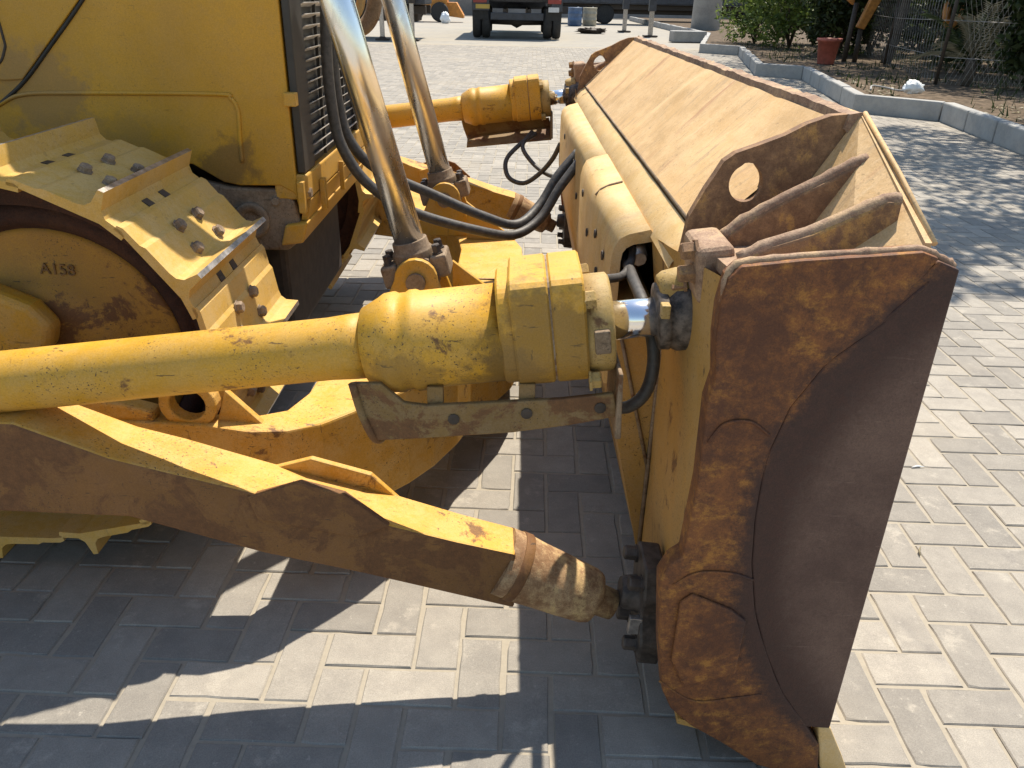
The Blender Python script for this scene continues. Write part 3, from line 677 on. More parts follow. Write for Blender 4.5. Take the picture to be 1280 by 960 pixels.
# grille
gr=empty('grille',(0,0,0),doz)
MB().box(-.645,-.622,2.384,2.515,.945,2.26).build('grille_frame',M_frame,gr,.004)
MB().box(-.645,-.622,3.24,3.356,.945,2.26).build('grille_frame',M_frame,gr,.004)
MB().box(-.649,-.64,2.515,3.24,.94,2.26).build('grille_back',M_frame,gr)
for yy in (2.70,2.87,3.05): MB().box(-.634,-.624,yy-.006,yy+.006,.95,2.25).build('grille_bar',M_frame,gr)
sm=MB().add([(-.012,0,-.006),(.012,0,.006),(.012,.72,.006),(-.012,.72,-.006),(-.012,0,-.0085),(.012,0,.0035),(.012,.72,.0035),(-.012,.72,-.0085)],[(0,1,2,3),(7,6,5,4),(0,4,5,1),(1,5,6,2),(2,6,7,3),(3,7,4,0)]).mesh('slat',M_slat)
for k in range(41): inst(sm,'slat',gr,(-.627,2.518,.975+.0305*k))
# nose: bumper bar, lower beam, side bracket
MB().box(-.72,-.618,2.384,3.356,.865,.942).build('bumper',M_yel,doz,.006)
MB().prism([(-.618,2.40,.862),(-.618,3.34,.862),(-.632,3.34,.80),(-.632,2.40,.80)],(-.02,0,0)).build('bumper_skirt',M_yel,doz)
for yy in (2.52,2.545,2.82,3.1): MB().box(-.616,-.60,yy,yy+.012,.80,.90).build('bumper_rib',M_yel,doz,.002)
MB().prism([(-.625,2.365,.80),(-.625,3.375,.80),(-.645,3.375,.735),(-.645,2.365,.735)],(-.07,0,-.01)).build('nose_beam',M_yel,doz,.006)
MB().xz([(-1.05,.94),(-.86,.90),(-.70,.895),(-.665,.86),(-.655,.79),(-.66,.735),(-.70,.705),(-1.05,.70)],2.385,2.42).build('side_bracket',M_brown,doz,.008)
MB().lathe((-.80,2.386,.80),(0,-1,0),[(0,.055),(.012,.055),(.014,.048),(.014,.03),(.006,.028)],24).build('bracket_boss',M_brown,doz)
for (x,z) in ((-.72,.86),(-.70,.74),(-.9,.85)): MB().hexbolt((x,2.385,z),(0,-1,0),.013,.012).build('bracket_bolt',M_brown,doz)
MB().hexbolt((-.632,2.40,.885),(1,0,0),.016,.02).build('hinge_bolt',M_brown,doz)
MB().box(-.645,-.625,2.355,2.384,.83,.925).build('hinge_plate',M_yel,doz,.003)
MB().box(-3.2,-.73,2.46,3.28,.36,.87).build('belly_pan',M_dark,doz,.02)
MB().prism([(-.72,2.52,.745),(-.72,3.32,.745),(-.82,3.32,.38),(-.82,2.52,.38)],(-.03,0,0)).build('belly_guard',M_brown,doz,.006)

# ---- tracks
TC=(-1.155,.595)
SHOE=[(-.130,-.004),(-.118,.002),(-.070,.003),(-.058,.009),(.012,.009),(.030,.012),(.043,.024),(.0505,.058),(.0635,.058),(.0675,.016),(.080,.000),(.118,-.010),(.126,-.018),(.122,-.030),(.070,-.014),(-.105,-.012),(-.128,-.016)]
def shoe_mesh(w):
    m=MB(); n=len(SHOE)
    for yy in (-w/2,w/2):
        for (s,q) in SHOE: m.v.append((s,yy,q))
    for i in range(n):
        j=(i+1)%n; m.face((i,j,n+j,n+i),1 if i==7 else 0)
    m.face(range(n)); m.face(range(n,2*n)); me=m.mesh('track_shoe',[M_shoe,M_steel])
    bm=bmesh.new(); bm.from_mesh(me); bmesh.ops.recalc_face_normals(bm,faces=bm.faces)
    bm.to_mesh(me); bm.free(); return me
SM=shoe_mesh(.51)
BM=MB().hexbolt((0,0,0),(0,0,1),.0165,.026).mesh('bolt',M_bolt)
BM2=MB().lathe((0,0,0),(0,0,1),[(0,.0185),(.003,.0185),(.003,.0150),(.013,.0150),(.017,.012)],6,0,False).mesh('bolt',M_bolt)
SLM=MB().box(-.017,.017,-.015,.015,-.001,.0012).mesh('clean_out_slot',M_dark)  # thin dark plate in place of a shaded opening
def placement():
    L=[]
    for k in range(7):
        th=R_(87-28.5*k); rad=Vector((math.cos(th),0,math.sin(th))); tan=Vector((math.sin(th),0,-math.cos(th)))
        tip=Vector((TC[0],0,TC[1]))+rad*.528
        ph=th+R_(7); nr=Vector((math.cos(ph),0,math.sin(ph))); tg=Vector((math.sin(ph),0,-math.cos(ph)))
        L.append((tip-nr*.058-tg*.057,tg,nr))
    for k in range(1,13):      # upper run back
        p=Vector((-1.13-.2565*k,0,1.128-.004*k)); L.append((p-Vector((.057,0,.058)),Vector((1,0,0)),Vector((0,0,1))))
    for k in range(1,13):      # lower run
        p=Vector((-1.105-.2565*k,0,.070-min(.05,.02*k))); L.append((p+Vector((.057,0,.058)),Vector((-1,0,0)),Vector((0,0,-1))))
    return L
for s in (0,1):
    yc=1.93 if not s else mir(1.93)
    for i,(o,tg,nr) in enumerate(placement()):
        ay=nr.cross(tg)
        mt=Matrix((tg,ay,nr)).transposed().to_4x4(); mt.translation=o+Vector((0,yc,0))
        sh=inst(SM,'track_shoe',doz,mat=mt)
        if s==0 and (i<6 or 7<=i<9):
            for (a,b) in ((-.062,-.060),(-.062,.042),(.002,-.070),(.002,.060)):
                inst(BM2,'bolt',sh,(a+.005,b*1.15,.009))
            for b in (-.06,.035): inst(SLM,'clean_out_slot',sh,(.098,b,-.0035),(0,.2,0))
    # chain ring and idler
    e=1 if not s else -1
    def Y(v): return v if not s else mir(v)
    ch=MB(); N=44
    pr_=[]
    for k in range(N+1):
        th=R_(90-180*k/N); pr_.append((TC[0]+.452*math.cos(th),TC[1]+.452*math.sin(th),TC[0]+.385*math.cos(th),TC[1]+.385*math.sin(th)))
    pr_=[(-4.1,TC[1]+.452,-4.1,TC[1]+.385)]+pr_+[(-4.1,TC[1]-.50,-4.1,TC[1]-.43)]
    for (a,b,c,d) in pr_: ch.v+=[(a,Y(1.80),b),(c,Y(1.80),d),(c,Y(2.06),d),(a,Y(2.06),b)]
    for i in range(len(pr_)-1):
        for k in range(4): j=(k+1)%4; ch.face((i*4+k,i*4+j,(i+1)*4+j,(i+1)*4+k))
    ch.face((0,1,2,3)); ch.build('track_chain',M_weld,doz)
    MB().lathe((TC[0],Y(1.93),TC[1]),(0,-e,0),[(-.09,.30),(.070,.318),(.080,.312),(.083,.300),(.092,.19),(.115,.18),(.125,.10),(.125,.0)],56).build('idler',M_idler,doz)
    MB().lathe((TC[0],Y(1.93),TC[1]),(0,-e,0),[(-.10,.30),(-.10,.385),(.06,.388),(.088,.372),(.10,.350),(.096,.332),(.078,.322),(.07,.31)],56).build('idler_rim',M_weld,doz)
    MB().xz([(-4.0,.78),(-1.30,.795),(-1.245,.802),(-1.14,.755),(-1.10,.70),(-1.12,.64),(-1.30,.56),(-1.6,.40),(-4.0,.35)],Y(1.735),Y(1.80)).build('idler_yoke',M_yel,doz,.02,3)
    MB().box(-4.0,-1.62,Y(1.78),Y(2.1),.30,.86).build('track_frame',M_yel,doz,.02)
# cast letters on the idler face
cu=bpy.data.curves.new('cast_number','FONT'); cu.body='A158'; cu.size=.040; cu.extrude=.0018; cu.align_x='CENTER'
tmp=bpy.data.objects.new('tmp',cu); COL.objects.link(tmp); bpy.context.view_layer.update()
tme=bpy.data.meshes.new_from_object(tmp.evaluated_get(bpy.context.evaluated_depsgraph_get())); bpy.data.objects.remove(tmp)
tme.materials.clear(); tme.materials.append(plain('cast_brown',(.15,.085,.035),.8,0,.4,60,.4))
inst(tme,'cast_number',doz,(-1.112,1.838,.800),(R_(90),R_(3),0))

# ------------------------------------------------------------------ yard surroundings
KH=.26
KP=[(5.1,4.2),(5.48,8.62),(5.84,11.25),(4.95,12.05),(5.90,17.2),(5.10,17.8),(6.42,24.4),(5.48,25.3),(7.6,34),(7.9,60)]
bed=MB(); bp=KP+[(60,60),(60,4.2)]
bed.add([(x+.05,y,KH-.07) for x,y in bp],[tuple(range(len(bp)))]); tag(bed.build('planting_bed',M_soil,fix=False),kind='structure')
kerb=empty('kerb',(0,0,0)); tag(kerb,kind='structure')
rk=random.Random(5)
for (a,b) in zip(KP,KP[1:]):
    a,b=Vector((*a,0)),Vector((*b,0)); L=(b-a).length; n=max(1,round(L/1.0)); d=(b-a)/L; q=Vector((d.y,-d.x,0))
    for i in range(n):
        p=a+d*(L*(i+.5)/n)+q*(.075+rk.gauss(0,.006)); hl=L/n/2-.008
        MB().obox(p+Vector((0,0,KH/2-.01+rk.gauss(0,.005))),d,q,Vector((0,0,1)),hl,.075,KH/2).build('kerb_stone',M_kerb,kerb,.018,2)
# --- foliage
def leaf_mat(name,a,b,tr=.35):
    t=NT(name); r=t.n('NewGeometry').outputs['Random Per Island']
    c=t.mix(r,a,b); m=t.out(c,.5,0,.3); tl=t.n('BsdfTranslucent'); t.put(tl.inputs[0],c); mx=t.n('MixShader'); mx.inputs[0].default_value=tr
    o=t.t.nodes['Material Output']; t.t.links.new(t.b.outputs[0],mx.inputs[1]); t.t.links.new(tl.outputs[0],mx.inputs[2]); t.t.links.new(mx.outputs[0],o.inputs[0]); return m
M_leaf=leaf_mat('leaf_green',(.05,.085,.02),(.17,.23,.05)); M_leafd=leaf_mat('leaf_dark',(.018,.030,.012),(.055,.078,.025))
M_dry=leaf_mat('leaf_dry',(.16,.14,.09),(.30,.26,.17),.2); M_bark=plain('bark',(.075,.06,.047),.9,0,.4,18,.8)
def leaves(m,c,rad,n,size,rng,gap=.0):
    c=Vector(c); k=0
    while k<n:
        v=Vector((rng.uniform(-1,1),rng.uniform(-1,1),rng.uniform(-1,1)))
        if v.length>1: continue
        p=Vector((c.x+v.x*rad[0],c.y+v.y*rad[1],c.z+v.z*rad[2]))
        if noise.noise(p*1.6)<gap: k+=.3; continue
        k+=1
        a=Vector((rng.gauss(0,1),rng.gauss(0,1),rng.gauss(0,.7))).normalized(); b=a.orthogonal().normalized(); b=(b*math.cos(k)+a.cross(b)*math.sin(k))
        s=size*rng.uniform(.6,1.3); w=s*.42
        m.add([p,p+a*s*.5+b*w*.5,p+a*s,p+a*s*.5-b*w*.5],[(0,1,2,3)])
    return m
def tree(name,base,lean,h,crowns,label,n,size,group=None):
    r=random.Random(hash(base)&999); t_=empty(name,base); tag(t_,label,'tree',group); b=Vector((0,0,0)); top=Vector((lean[0],lean[1],h))
    m=MB(); pts=[b,b+top*.35+Vector((.08,-.05,0)),b+top*.7,top]; m.sweep(catmull(pts,4),[.13-.006*i for i in range(13)],8)
    for (c,rd) in crowns:
        c=Vector(c); m.sweep(catmull([top*.6,(top*.6+c)/2+Vector((0,0,.25)),c],4),[.055-.005*i for i in range(9)],6)
        for q in range(4):
            e=c+Vector((r.uniform(-1,1)*rd[0],r.uniform(-1,1)*rd[1],r.uniform(-.6,.6)*rd[2]))*.7
            m.sweep([c,(c+e)/2+Vector((0,0,.1)),e],[.022,.014,.006],5)
    m.build('trunk',M_bark,t_)
    lm=MB()
    for (c,rd) in crowns: leaves(lm,c,rd,n,size,r,-.05)
    lm.build('crown',M_leafd,t_,fix=False)
GT='trees in the planting bed'
tree('shade_tree',(11.2,15.9,.18),(-.4,.2,3.9),3.9,[((-2.2,.2,4.6),(1.9,1.7,1.1)),((-.2,1.4,4.9),(2.2,2.0,1.3)),((.6,-1.4,4.8),(2.2,1.8,1.2)),((-2.6,2.6,4.8),(1.9,1.7,1.1))],'slender tree just behind the dry palm and fence',2400,.19,GT)
tree('shade_tree',(9.6,10.6,.18),(-1.0,.2,4.2),4.2,[((-4.3,-.2,4.9),(2.0,1.3,1.0)),((-5.7,-3.1,4.8),(1.5,1.0,.8)),((-2.6,.4,5.4),(1.9,1.8,1.2)),((-4.0,-2.4,5.0),(1.8,1.2,.9)),((-2.4,-2.9,5.0),(1.6,1.6,1.0)),((-4.4,1.9,5.4),(1.6,1.2,.9))],'leafy tree right of the fence casting dappled shade on the paving',2600,.17,GT)
tree('shade_tree',(8.6,19.6,.18),(.5,.6,4.0),4.0,[((-.6,.3,4.6),(2.2,2.2,1.4)),((-2.4,-1.2,5.0),(2.0,1.9,1.2)),((1.8,.6,5.0),(2.3,2.2,1.5)),((-1.4,3.2,5.0),(2.2,2.2,1.3))],'leaning slim tree behind the dark gap beside the red pot',2400,.2,GT)
tree('shade_tree',(13.5,17.0,.18),(.3,.2,4.2),4.2,[((0,0,4.8),(2.8,2.8,1.8)),((-3.6,-1.0,5.2),(2.4,2.2,1.4)),((-3.0,2.0,5.0),(2.4,2.4,1.4)),((1.5,3,5.0),(2.6,2.6,1.5))],'dense tree standing behind the wire fence',3000,.2,GT)
tree('shade_tree',(12.6,26.0,.18),(.2,.2,4.0),4.0,[((0,0,4.6),(3,3,1.8)),((-3.4,.5,4.8),(2.6,2.6,1.6)),((2.5,-2.2,4.8),(2.8,2.6,1.6))],'tall tree farthest back behind the hedge',3000,.22,GT)
tree('shade_tree',(17.5,22.0,.18),(.2,.2,4.0),4.0,[((0,0,4.6),(3.2,3.2,1.9)),((-2.5,2.5,4.8),(2.6,2.6,1.6)),((2.0,3.,4.8),(2.8,2.6,1.6))],'broad tree at the far right behind the other trees',3000,.22,GT)
def shrub(base,rad,n,size,mat,label,group):
    r=random.Random(int(base[0]*100+base[1]*7)); t_=empty('shrub',base); tag(t_,label,'shrub',group)
    st=MB()
    for k in range(6):
        a=r.uniform(0,6.28); e=Vector((math.cos(a)*rad[0]*.6,math.sin(a)*rad[1]*.6,rad[2]*1.5*r.uniform(.7,1))); st.sweep([(0,0,0),e*.5+Vector((0,0,.1)),e],[.03,.02,.008],5)
    st.build('stem',M_bark,t_); lm=MB()
    for k in range(5):
        o=Vector((r.uniform(-.45,.45)*rad[0],r.uniform(-.45,.45)*rad[1],rad[2]*r.uniform(.75,1.15))); leaves(lm,o,(rad[0]*.7,rad[1]*.7,rad[2]*.85),n//5,size,r,-.08)
    lm.build('crown',mat,t_,fix=False)
G1='green shrubs behind the kerb'
shrub((7.7,27.5,.18),(1.1,1.2,1.2),3600,.15,M_leaf,'pale green shrub nearest the grey concrete pipe',G1)
shrub((8.1,25.2,.18),(1.1,1.2,1.3),4200,.15,M_leaf,'bright green shrub in the middle of the hedge left of the red pot',G1)
shrub((8.6,22.6,.18),(1.0,1.1,1.3),4200,.14,M_leaf,'green shrub just left of the red pot',G1)
shrub((9.6,27.5,.18),(1.5,1.5,1.4),3800,.18,M_leafd,'dark shrub behind the bright green hedge',G1)
G2='dark shrubs in the shade behind the fence'
for (x,y,rx,lb) in ((7.9,21.8,.9,'dark shaded shrub directly behind the red pot'),(9.4,22.6,1.2,'dark shaded shrub behind the yellow machine part'),(10.9,22.8,1.5,'dark shaded shrub far behind the leaning tree'),(10.3,20.2,.9,'dark shrub in the gap between leaning tree and fence post'),(10.5,18.4,1.1,'dark shrub behind the orange hook'),(9.1,16.9,.8,'dark bush just behind the fence corner post'),(9.7,15.9,.9,'tall dark shrub behind the dry palm'),(8.5,13.9,.6,'low dark green bush at the right picture edge near the kerb'),(12.6,27.0,2.0,'large dark shrub at the back beneath the tall tree'),(14.5,24.5,2.0,'large dark shrub at the back right corner')):
    shrub((x,y,.18),(rx,rx,1.3),5200 if rx>1 else 3400,.17,M_leafd,lb,G2)
wl=MB().box(-60,60,64,64.3,0,3.2).build('backdrop_wall',plain('wall_render',(.22,.20,.185),.9,0,.3,.6,.3)); tag(wl,'long grey backdrop wall added to darken the far end of the yard','wall')  # added dark backing, keeps bright ground from showing behind the lorries
# dry palm fronds on the fence
pm=empty('dry_palm',(7.75,14.35,.18)); tag(pm,'dry grey palm fronds fanned out against the wire fence','palm')
r=random.Random(11)
MB().sweep([(0,0,0),(.05,.05,.25),(.02,.1,.45)],[.10,.09,.06],8).build('trunk',M_bark,pm)
for k in range(20):
    a=r.uniform(-.3,2.9); el=r.uniform(.35,1.3); L=r.uniform(.9,1.7); d=Vector((math.cos(a)*math.cos(el),math.sin(a)*math.cos(el)*.6,math.sin(el)))
    pts=[Vector((.02,.08,.4))+d*L*t_+Vector((0,0,-.35*L*t_*t_)) for t_ in (0,.25,.5,.75,1)]
    m=MB().sweep(pts,[.012,.010,.008,.005,.003],4)
    cp=catmull(pts,5); side=d.cross(Vector((0,0,1))).normalized()
    for i,p in enumerate(cp[3:]):
        for e in (-1,1):
            t_=(cp[min(i+4,len(cp)-1)]-p); t_=t_.normalized() if t_.length>1e-6 else d
            tip=p+(side*e*.75+t_*.7+Vector((0,0,-.35)))*.26*r.uniform(.7,1.1); m.add([p,p+(tip-p)*.4+Vector((0,0,.012)),tip,p+(tip-p)*.4-Vector((0,0,.012))],[(0,1,2,3)])
    m.build('frond',M_dry if k%3 else M_leafd,pm,fix=False)
# wire fence
M_wire=plain('galvanised_wire',(.30,.29,.28),.5,.5,.3,20,.1)
fn=empty('wire_fence',(0,0,.18)); tag(fn,'sagging chain link fence on dark posts behind the kerb','fence')
FP=[(14.0,9.8),(7.3,14.5),(9.6,24.2),(13.0,36.0)]
wm=MB()
for (a,b) in zip(FP,FP[1:]):
    a,b=Vector((*a,0)),Vector((*b,0)); L=(b-a).length; d=(b-a)/L; st=.075 if b.y<15 else .22
    for i in range(int(L/st)):
        for e in (1,-1):
            p=a+d*st*i; run=1.1; q=p+d*(e*run*.5)
            if (q-a).dot(d)<0 or (q-a).dot(d)>L: continue
            wm.sweep([p+Vector((0,0,.02)),q+Vector((0,0,1.6))],.0021,3,0,False,False)
wm.build('wire_mesh',M_wire,fn,fix=False)['kind']='stuff'
for i,p in enumerate([(7.3,14.5),(10.6,12.2),(8.4,19.2),(9.6,24.2),(11.3,30)]): MB().lathe((*p,0),(0.02,0,1),[(0,.032),(1.75,.032),(1.76,.02)],8).build('post',M_dark,fn)
for z,sag in ((1.02,.05),(1.55,.08),(.45,.03)):
    for (a,b) in zip(FP,FP[1:]):
        MB().sweep(catmull([(a[0],a[1],z),((a[0]+b[0])/2,(a[1]+b[1])/2,z-sag),(b[0],b[1],z)],6),.006,5).build('strand',M_wire,fn)
# red pot, white bag
M_red=plain('red_plastic',(.34,.095,.07),.55,0,.25,8,.1); M_bag=plain('white_film',(.74,.77,.80),.35,0,.1,12,.2)
pt=empty('red_pot',(6.95,18.9,.19)); tag(pt,'faded red plastic pot on the planting bed by the hedge','pot')
MB().lathe((0,0,0),(0,0,1),[(0,.17),(.02,.18),(.46,.235),(.46,.262),(.53,.268),(.53,.245),(.40,.225)],28).build('pot_body',M_red,pt)
MB().lathe((0,0,.40),(0,0,1),[(0,.222),(.02,.20),(.03,.0)],20).build('soil',M_soil,pt)
def blob(name,loc,rad,mat,label,cat,seed,amp=.35,fr=4,n=24,group=None):
    def fnc(u,v):
        th=u*2*math.pi; ph=-math.pi/2+v*math.pi; p=Vector((math.cos(th)*math.cos(ph),math.sin(th)*math.cos(ph),math.sin(ph)))
        k=1+amp*noise.noise(p*fr*.5+Vector((seed,0,0)))+amp*.5*noise.noise(p*fr+Vector((0,seed,0)))
        z=p.z*rad[2]*k; return (p.x*rad[0]*k,p.y*rad[1]*k,max(-rad[2]*.8,z)+rad[2]*.8)
    o=MB().grid(fnc,n,n//2+2).build(name,mat); o.location=loc; tag(o,label,cat,group); return o
blob('plastic_bag',(5.80,12.12,.262),(.135,.11,.095),M_bag,'crumpled white plastic bag lying on the kerb corner','bag',3.3,.45,5)
MB_c=MB().sweep(catmull([(5.35,12.5,.27),(5.5,12.8,.30),(5.75,12.75,.27),(5.7,12.45,.28),(5.9,12.3,.27)],6),.014,6).build('pipe_scrap',M_kerb); tag(MB_c,'pale bent pipe scrap beside the white bag on the kerb','pipe')
for k,(x,y,rz,L,lb) in enumerate(((1.216,1.839,1.1,.045,'tiny yellow straw in a paver joint right of the end plate'),(1.422,2.301,.1,.045,'tiny white scrap on a paver right of the end plate'))):
    o=MB().sweep([(-L/2,0,.004),(0,.003,.006),(L/2,0,.004)],[.002,.0035,.0015],5).build('twig',M_dry if k==0 else M_bag); o.location=(x,y,0); o.rotation_euler=(0,0,rz); tag(o,lb,'twig','litter on the paving')
# weeds, dry grass and leaf litter on the bed (nobody could count them)
lt=MB(); r=random.Random(17)
for k in range(9000):
    x,y=r.uniform(5.4,16),r.uniform(8,27)
    if x<5.4+.0*y or noise.noise(Vector((x*.55,y*.4,3)))<-.05 or (y>11 and y<12.3 and x<6.3): continue
    if any((x-px)**2+(y-py)**2<.35 for px,py in ((6.95,18.9),)): continue
    if x<6.05 and not (12.2<y<17): continue
    if x<5.3+.19*(y-12) and 12<y<17.3: continue
    if x<5.3+.2*(y-17.8) and y>=17.3: continue
    h=r.uniform(.05,.20) if r.random()<.55 else .0; a=r.uniform(0,6.28); w=r.uniform(.008,.02)
    if h: lt.add([(x-w*math.cos(a),y-w*math.sin(a),.17),(x+w*math.cos(a),y+w*math.sin(a),.17),(x+r.gauss(0,.05),y+r.gauss(0,.05),.19+h)],[(0,1,2)],0)
    else:
        L=r.uniform(.03,.07); lt.add([(x-L*math.cos(a),y-L*math.sin(a),.195),(x+.5*L*math.sin(a),y-.5*L*math.cos(a),.205),(x+L*math.cos(a),y+L*math.sin(a),.196),(x-.5*L*math.sin(a),y+.5*L*math.cos(a),.21)],[(0,1,2,3)],1)
tag(lt.build('weeds_and_leaf_litter',[M_leafd,M_dry],fix=False),'dry weeds and fallen leaves scattered over the planting bed',kind='stuff')
# --- parked vehicles at the back of the yard
M_tyre=plain('tyre_rubber',(.030,.029,.028),.85,0,.3,15,.4); M_truck=plain('truck_dark',(.045,.05,.062),.5,0,.3,4,.1); M_tail=plain('tail_red',(.28,.04,.03),.4,0,.1,10,.05)
M_white=plain('white_paint',(.55,.56,.57),.5,0,.15,6,.1); M_orange=plain('orange_paint',(.50,.20,.03),.55,0,.2,8,.1); M_blue=plain('blue_paint',(.07,.12,.22),.5,0,.2,6,.1); M_beige=plain('beige_drum',(.34,.31,.24),.6,0,.2,6,.1)
def wheel(parent,c,axis,r,w):
    g=empty('wheel',c,parent)
    MB().lathe((0,0,0),axis,[(-w/2,r*.55),(-w/2,r*.86),(-w*.36,r*.98),(0,r),(w*.36,r*.98),(w/2,r*.86),(w/2,r*.55)],32).build('tyre',M_tyre,g)
    MB().lathe((0,0,0),axis,[(-w*.42,r*.56),(-w*.2,r*.5),(w*.2,r*.5),(w*.42,r*.56)],24).build('rim',M_dark,g)
tr=empty('truck',(0.05,31.0,0)); tag(tr,'dark dump truck parked facing away with red tail lamps','truck')
for sx in (-1,1):
    for k in (0,1): wheel(tr,(sx*(1.12+.33*k),.55,.52),(1,0,0),.52,.30)
    for yy in (1.95,5.2): wheel(tr,(sx*1.28,yy,.52),(1,0,0),.52,.5)
    MB().box(sx*1.45-.22 if sx>0 else -1.62,1.62 if sx>0 else -1.0,-.02,.05,.92,1.35).build('lamp_panel',M_truck,tr,.01)
    MB().box(sx*1.33-.24,sx*1.33+.24,-.05,-.021,1.17,1.31).build('tail_lamp',M_tail,tr,.01)
    MB().box(sx*1.32-.28,sx*1.32+.28,.04,.06,.62,1.0).build('mud_flap',M_tyre,tr)
    MB().box(sx*.45-.06,sx*.45+.06,.1,8,.72,.98).build('chassis_rail',M_dark,tr)
MB().box(-1.48,-.98,-.045,-.021,.98,1.12).build('reflector_board',paint('reflector',(.55,.38,.08),(.4,.3,.15),.2,.1),tr)
MB().box(1.12,1.50,-.045,-.021,.90,1.06).build('number_plate',M_white,tr)
MB().box(-.95,.95,.0,.14,.62,.86).build('rear_bumper',M_truck,tr,.02)
MB().prism([(-1.5,-.05,1.36),(1.5,-.05,1.36),(1.5,.25,3.1),(-1.5,.25,3.1)],(0,.08,0)).build('tailgate',M_truck,tr,.02)
MB().box(-1.55,1.55,.35,6.0,1.2,3.1).build('dump_body',M_truck,tr,.04); MB().box(-1.3,1.3,6.3,8.4,.9,3.2).build('cab',M_truck,tr,.08)
MB().lathe((-1.0,.9,.55),(1,0,0),[(0,.10),(.8,.12),(1.0,.22),(1.2,.12),(2.0,.10)],16).build('axle',M_dark,tr)
def long_truck(base,x0,x1,label,col,wx,legs=()):
    t_=empty('lorry',base); tag(t_,label,'lorry')
    MB().box(x0,x1,.3,.55,.78,1.05).build('chassis_rail',M_dark,t_,.02); MB().box(x0,x1,1.9,2.15,.78,1.05).build('chassis_rail',M_dark,t_,.02)
    MB().box(x0,x1,0,2.5,1.08,2.9).build('body',col,t_,.05)
    MB().box(x0+.3,x1-.3,.62,1.85,.55,1.06).build('underbody',M_dark,t_,.05)
    for k in range(int((x1-x0)/1.3)): MB().box(x0+.5+1.3*k,x0+.9+1.3*k,-.03,-.002,1.15,2.8).build('side_post',M_truck,t_,.01)
    MB().box(x0+.6,x0+2.4,.05,.6,.5,.92).build('side_tank',M_dark,t_,.05)
    for x in wx:
        wheel(t_,(x,.35,.53),(0,1,0),.53,.32); wheel(t_,(x,2.2,.53),(0,1,0),.53,.32)
    for x in legs:
        g=empty('stabiliser_leg',(x,-.35,0),t_)
        MB().box(-.07,.07,-.07,.07,.10,1.2).build('leg_tube',M_steel,g,.01); MB().box(-.22,.22,-.2,.2,.0,.05).build('foot_plate',M_dark,g,.01); MB().lathe((0,0,.05),(0,0,1),[(0,.12),(.06,.09)],12).build('foot_ball',M_dark,g)
        MB().box(-.09,.09,-.1,.5,1.12,1.35).build('outrigger_beam',M_dark,g,.01)
long_truck((-4.43,28.9,0),-13.0,1.4,'dark crane lorry at the left with steel stabiliser legs down',M_truck,(-9.5,-8.0,-3.5),(0.0,1.0))
long_truck((5.0,50.5,0),-3.2,12.5,'long dark lorry parked side on at the far back right',M_truck,(.25,8.8,10.2),())
lg=empty('stabiliser_leg',(5.02,39.6,0)); tag(lg,'steel stabiliser leg with foot plate, left of the two behind the blade','stabiliser','stabiliser legs at the back')
lg2=empty('stabiliser_leg',(5.54,35.2,0)); tag(lg2,'steel stabiliser leg with foot plate, right of the two behind the blade','stabiliser','stabiliser legs at the back')
for g in (lg,lg2):
    MB().box(-.09,.09,-.09,.09,.06,1.5).build('leg_tube',M_steel,g,.01); MB().box(-.28,.28,-.25,.25,0,.06).build('foot_plate',M_dark,g,.01); MB().box(-.14,.14,-.14,.14,.95,1.5).build('outer_tube',M_truck,g,.01)
for (x,y,m,lb) in ((3.2,46.6,M_blue,'blue drum standing by the far lorry wheel'),(4.05,47.2,M_beige,'beige drum standing beside the blue drum')):
    g=empty('drum',(x,y,0)); tag(g,lb,'drum','drums at the back')
    MB().lathe((0,0,0),(0,0,1),[(0,.36),(.02,.38),(.28,.38),(.30,.40),(.32,.38),(.58,.38),(.60,.40),(.62,.38),(.86,.38),(.88,.40),(.9,.37),(.9,.34)],24).build('drum_body',m,g)
    MB().lathe((.15,0,.9),(0,0,1),[(0,.05),(.03,.05)],10).build('bung',M_white,g)
blob('rubble_pile',(3.35,37.5,0),(.55,.4,.12),M_dark,'low dark heap of debris on the yard behind the truck','rubble',1.7,.7,7)
blob('white_sack',(-3.75,46,0),(.24,.2,.3),M_bag,'white sack on the ground left of the truck','sack',5.2,.3,4)
cb=MB().box(-.62,.62,-.3,.3,0,.38).build('concrete_block',M_kerb,None,.03); cb.location=(6.35,31.5,0); cb.rotation_euler=(0,0,.12); tag(cb,'grey concrete block lying behind the far blade corner','block')
pp=empty('concrete_pipe',(8.6,39,0)); tag(pp,'upright grey concrete pipe section beside the hedge','pipe')
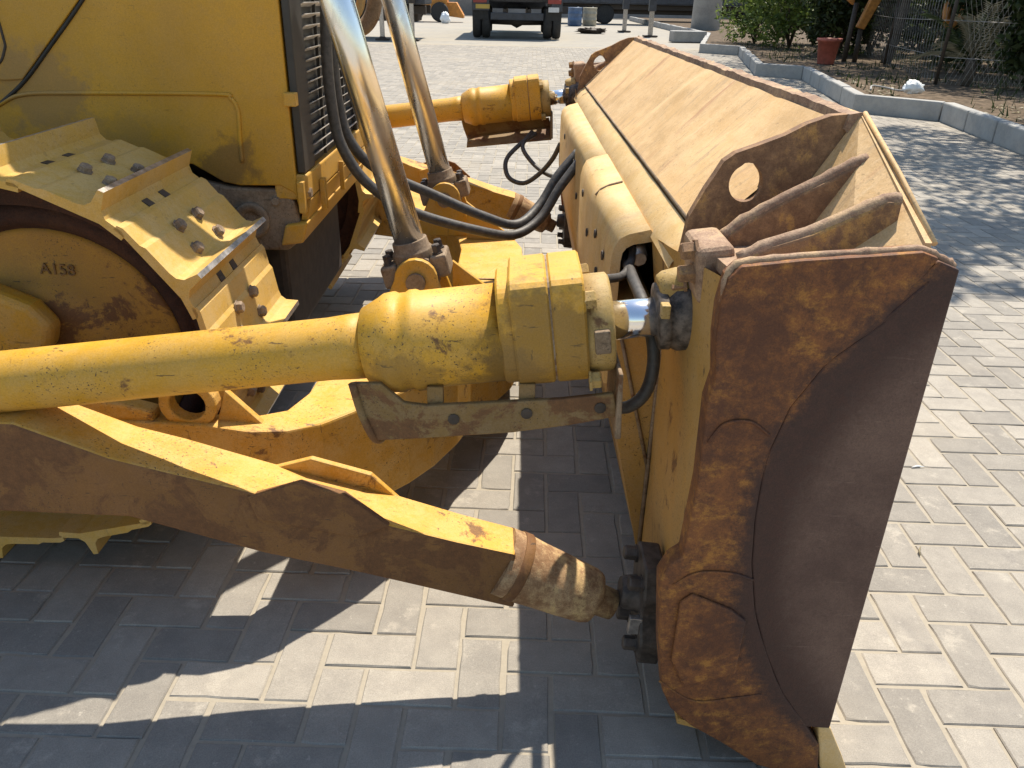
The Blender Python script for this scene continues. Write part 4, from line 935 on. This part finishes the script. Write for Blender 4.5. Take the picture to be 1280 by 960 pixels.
MB().lathe((0,0,0),(0,0,1),[(0,.62),(.05,.65),(1.9,.62),(2.0,.68),(2.3,.68),(2.3,.5),(.1,.5)],32).build('pipe_wall',M_kerb,pp)
MB().lathe((0,0,1.86),(0,0,1),[(0,.63),(0,.665),(.06,.665),(.06,.63)],32).build('pipe_band',M_kerb,pp)
ex=empty('yellow_loader',(-4.8,48,0)); tag(ex,'small yellow loader far behind the crane lorry','loader')
MB().box(-1.2,1.0,0,1.4,.6,1.7).build('body',M_orange,ex,.1); MB().box(-.6,.3,.1,1.3,1.7,2.7).build('cab',M_truck,ex,.05); MB().prism([(1.0,.2,.3),(1.9,.2,.2),(1.9,.2,.35),(1.5,.2,1.0),(1.0,.2,1.0)],(0,1.0,0)).build('bucket',M_orange,ex,.03)
for x in (-.8,.6): wheel(ex,(x,-.1,.5),(0,1,0),.5,.35)
# orange hook block and yellow machine part behind the fence
M_or=plain('orange_hook',(.40,.17,.035),.6,0,.3,10,.2)
hk=empty('crane_hook',(8.75,17.3,.18)); tag(hk,'orange crane hook block hanging behind the wire fence','hook')
MB().sweep(catmull([(-.16,0,1.9),(-.17,0,1.3),(-.13,0,.98),(.0,0,.86),(.13,0,.95),(.19,0,1.25),(.22,0,1.9)],6),.075,10).build('hook',M_or,hk)
MB().box(-.3,.35,-.12,.12,1.85,2.5).build('hook_block',M_or,hk,.04); MB().sweep([(0,0,2.5),(0,0,4.5)],.02,6).build('rope',M_dark,hk)
ym=empty('machine_boom',(7.95,19.7,.18)); tag(ym,'yellow machine boom part standing in the dark gap behind the red pot','boom')
MB().prism([(-.12,0,.75),(.05,0,.70),(.30,0,1.3),(.32,0,2.4),(.10,0,2.4),(.08,0,1.35)],(0,.16,0)).build('boom_plate',M_or,ym,.02); MB().prism([(-.35,.25,1.3),(-.2,.25,1.2),(-.1,.25,2.4),(-.3,.25,2.4)],(0,.14,0)).build('boom_plate',M_or,ym,.02)
MB().sweep([(-.25,.1,0),(-.2,.12,1.25)],.06,8).sweep([(.0,.1,0),(.0,.1,.72)],.06,8).build('boom_stand',M_dark,ym)
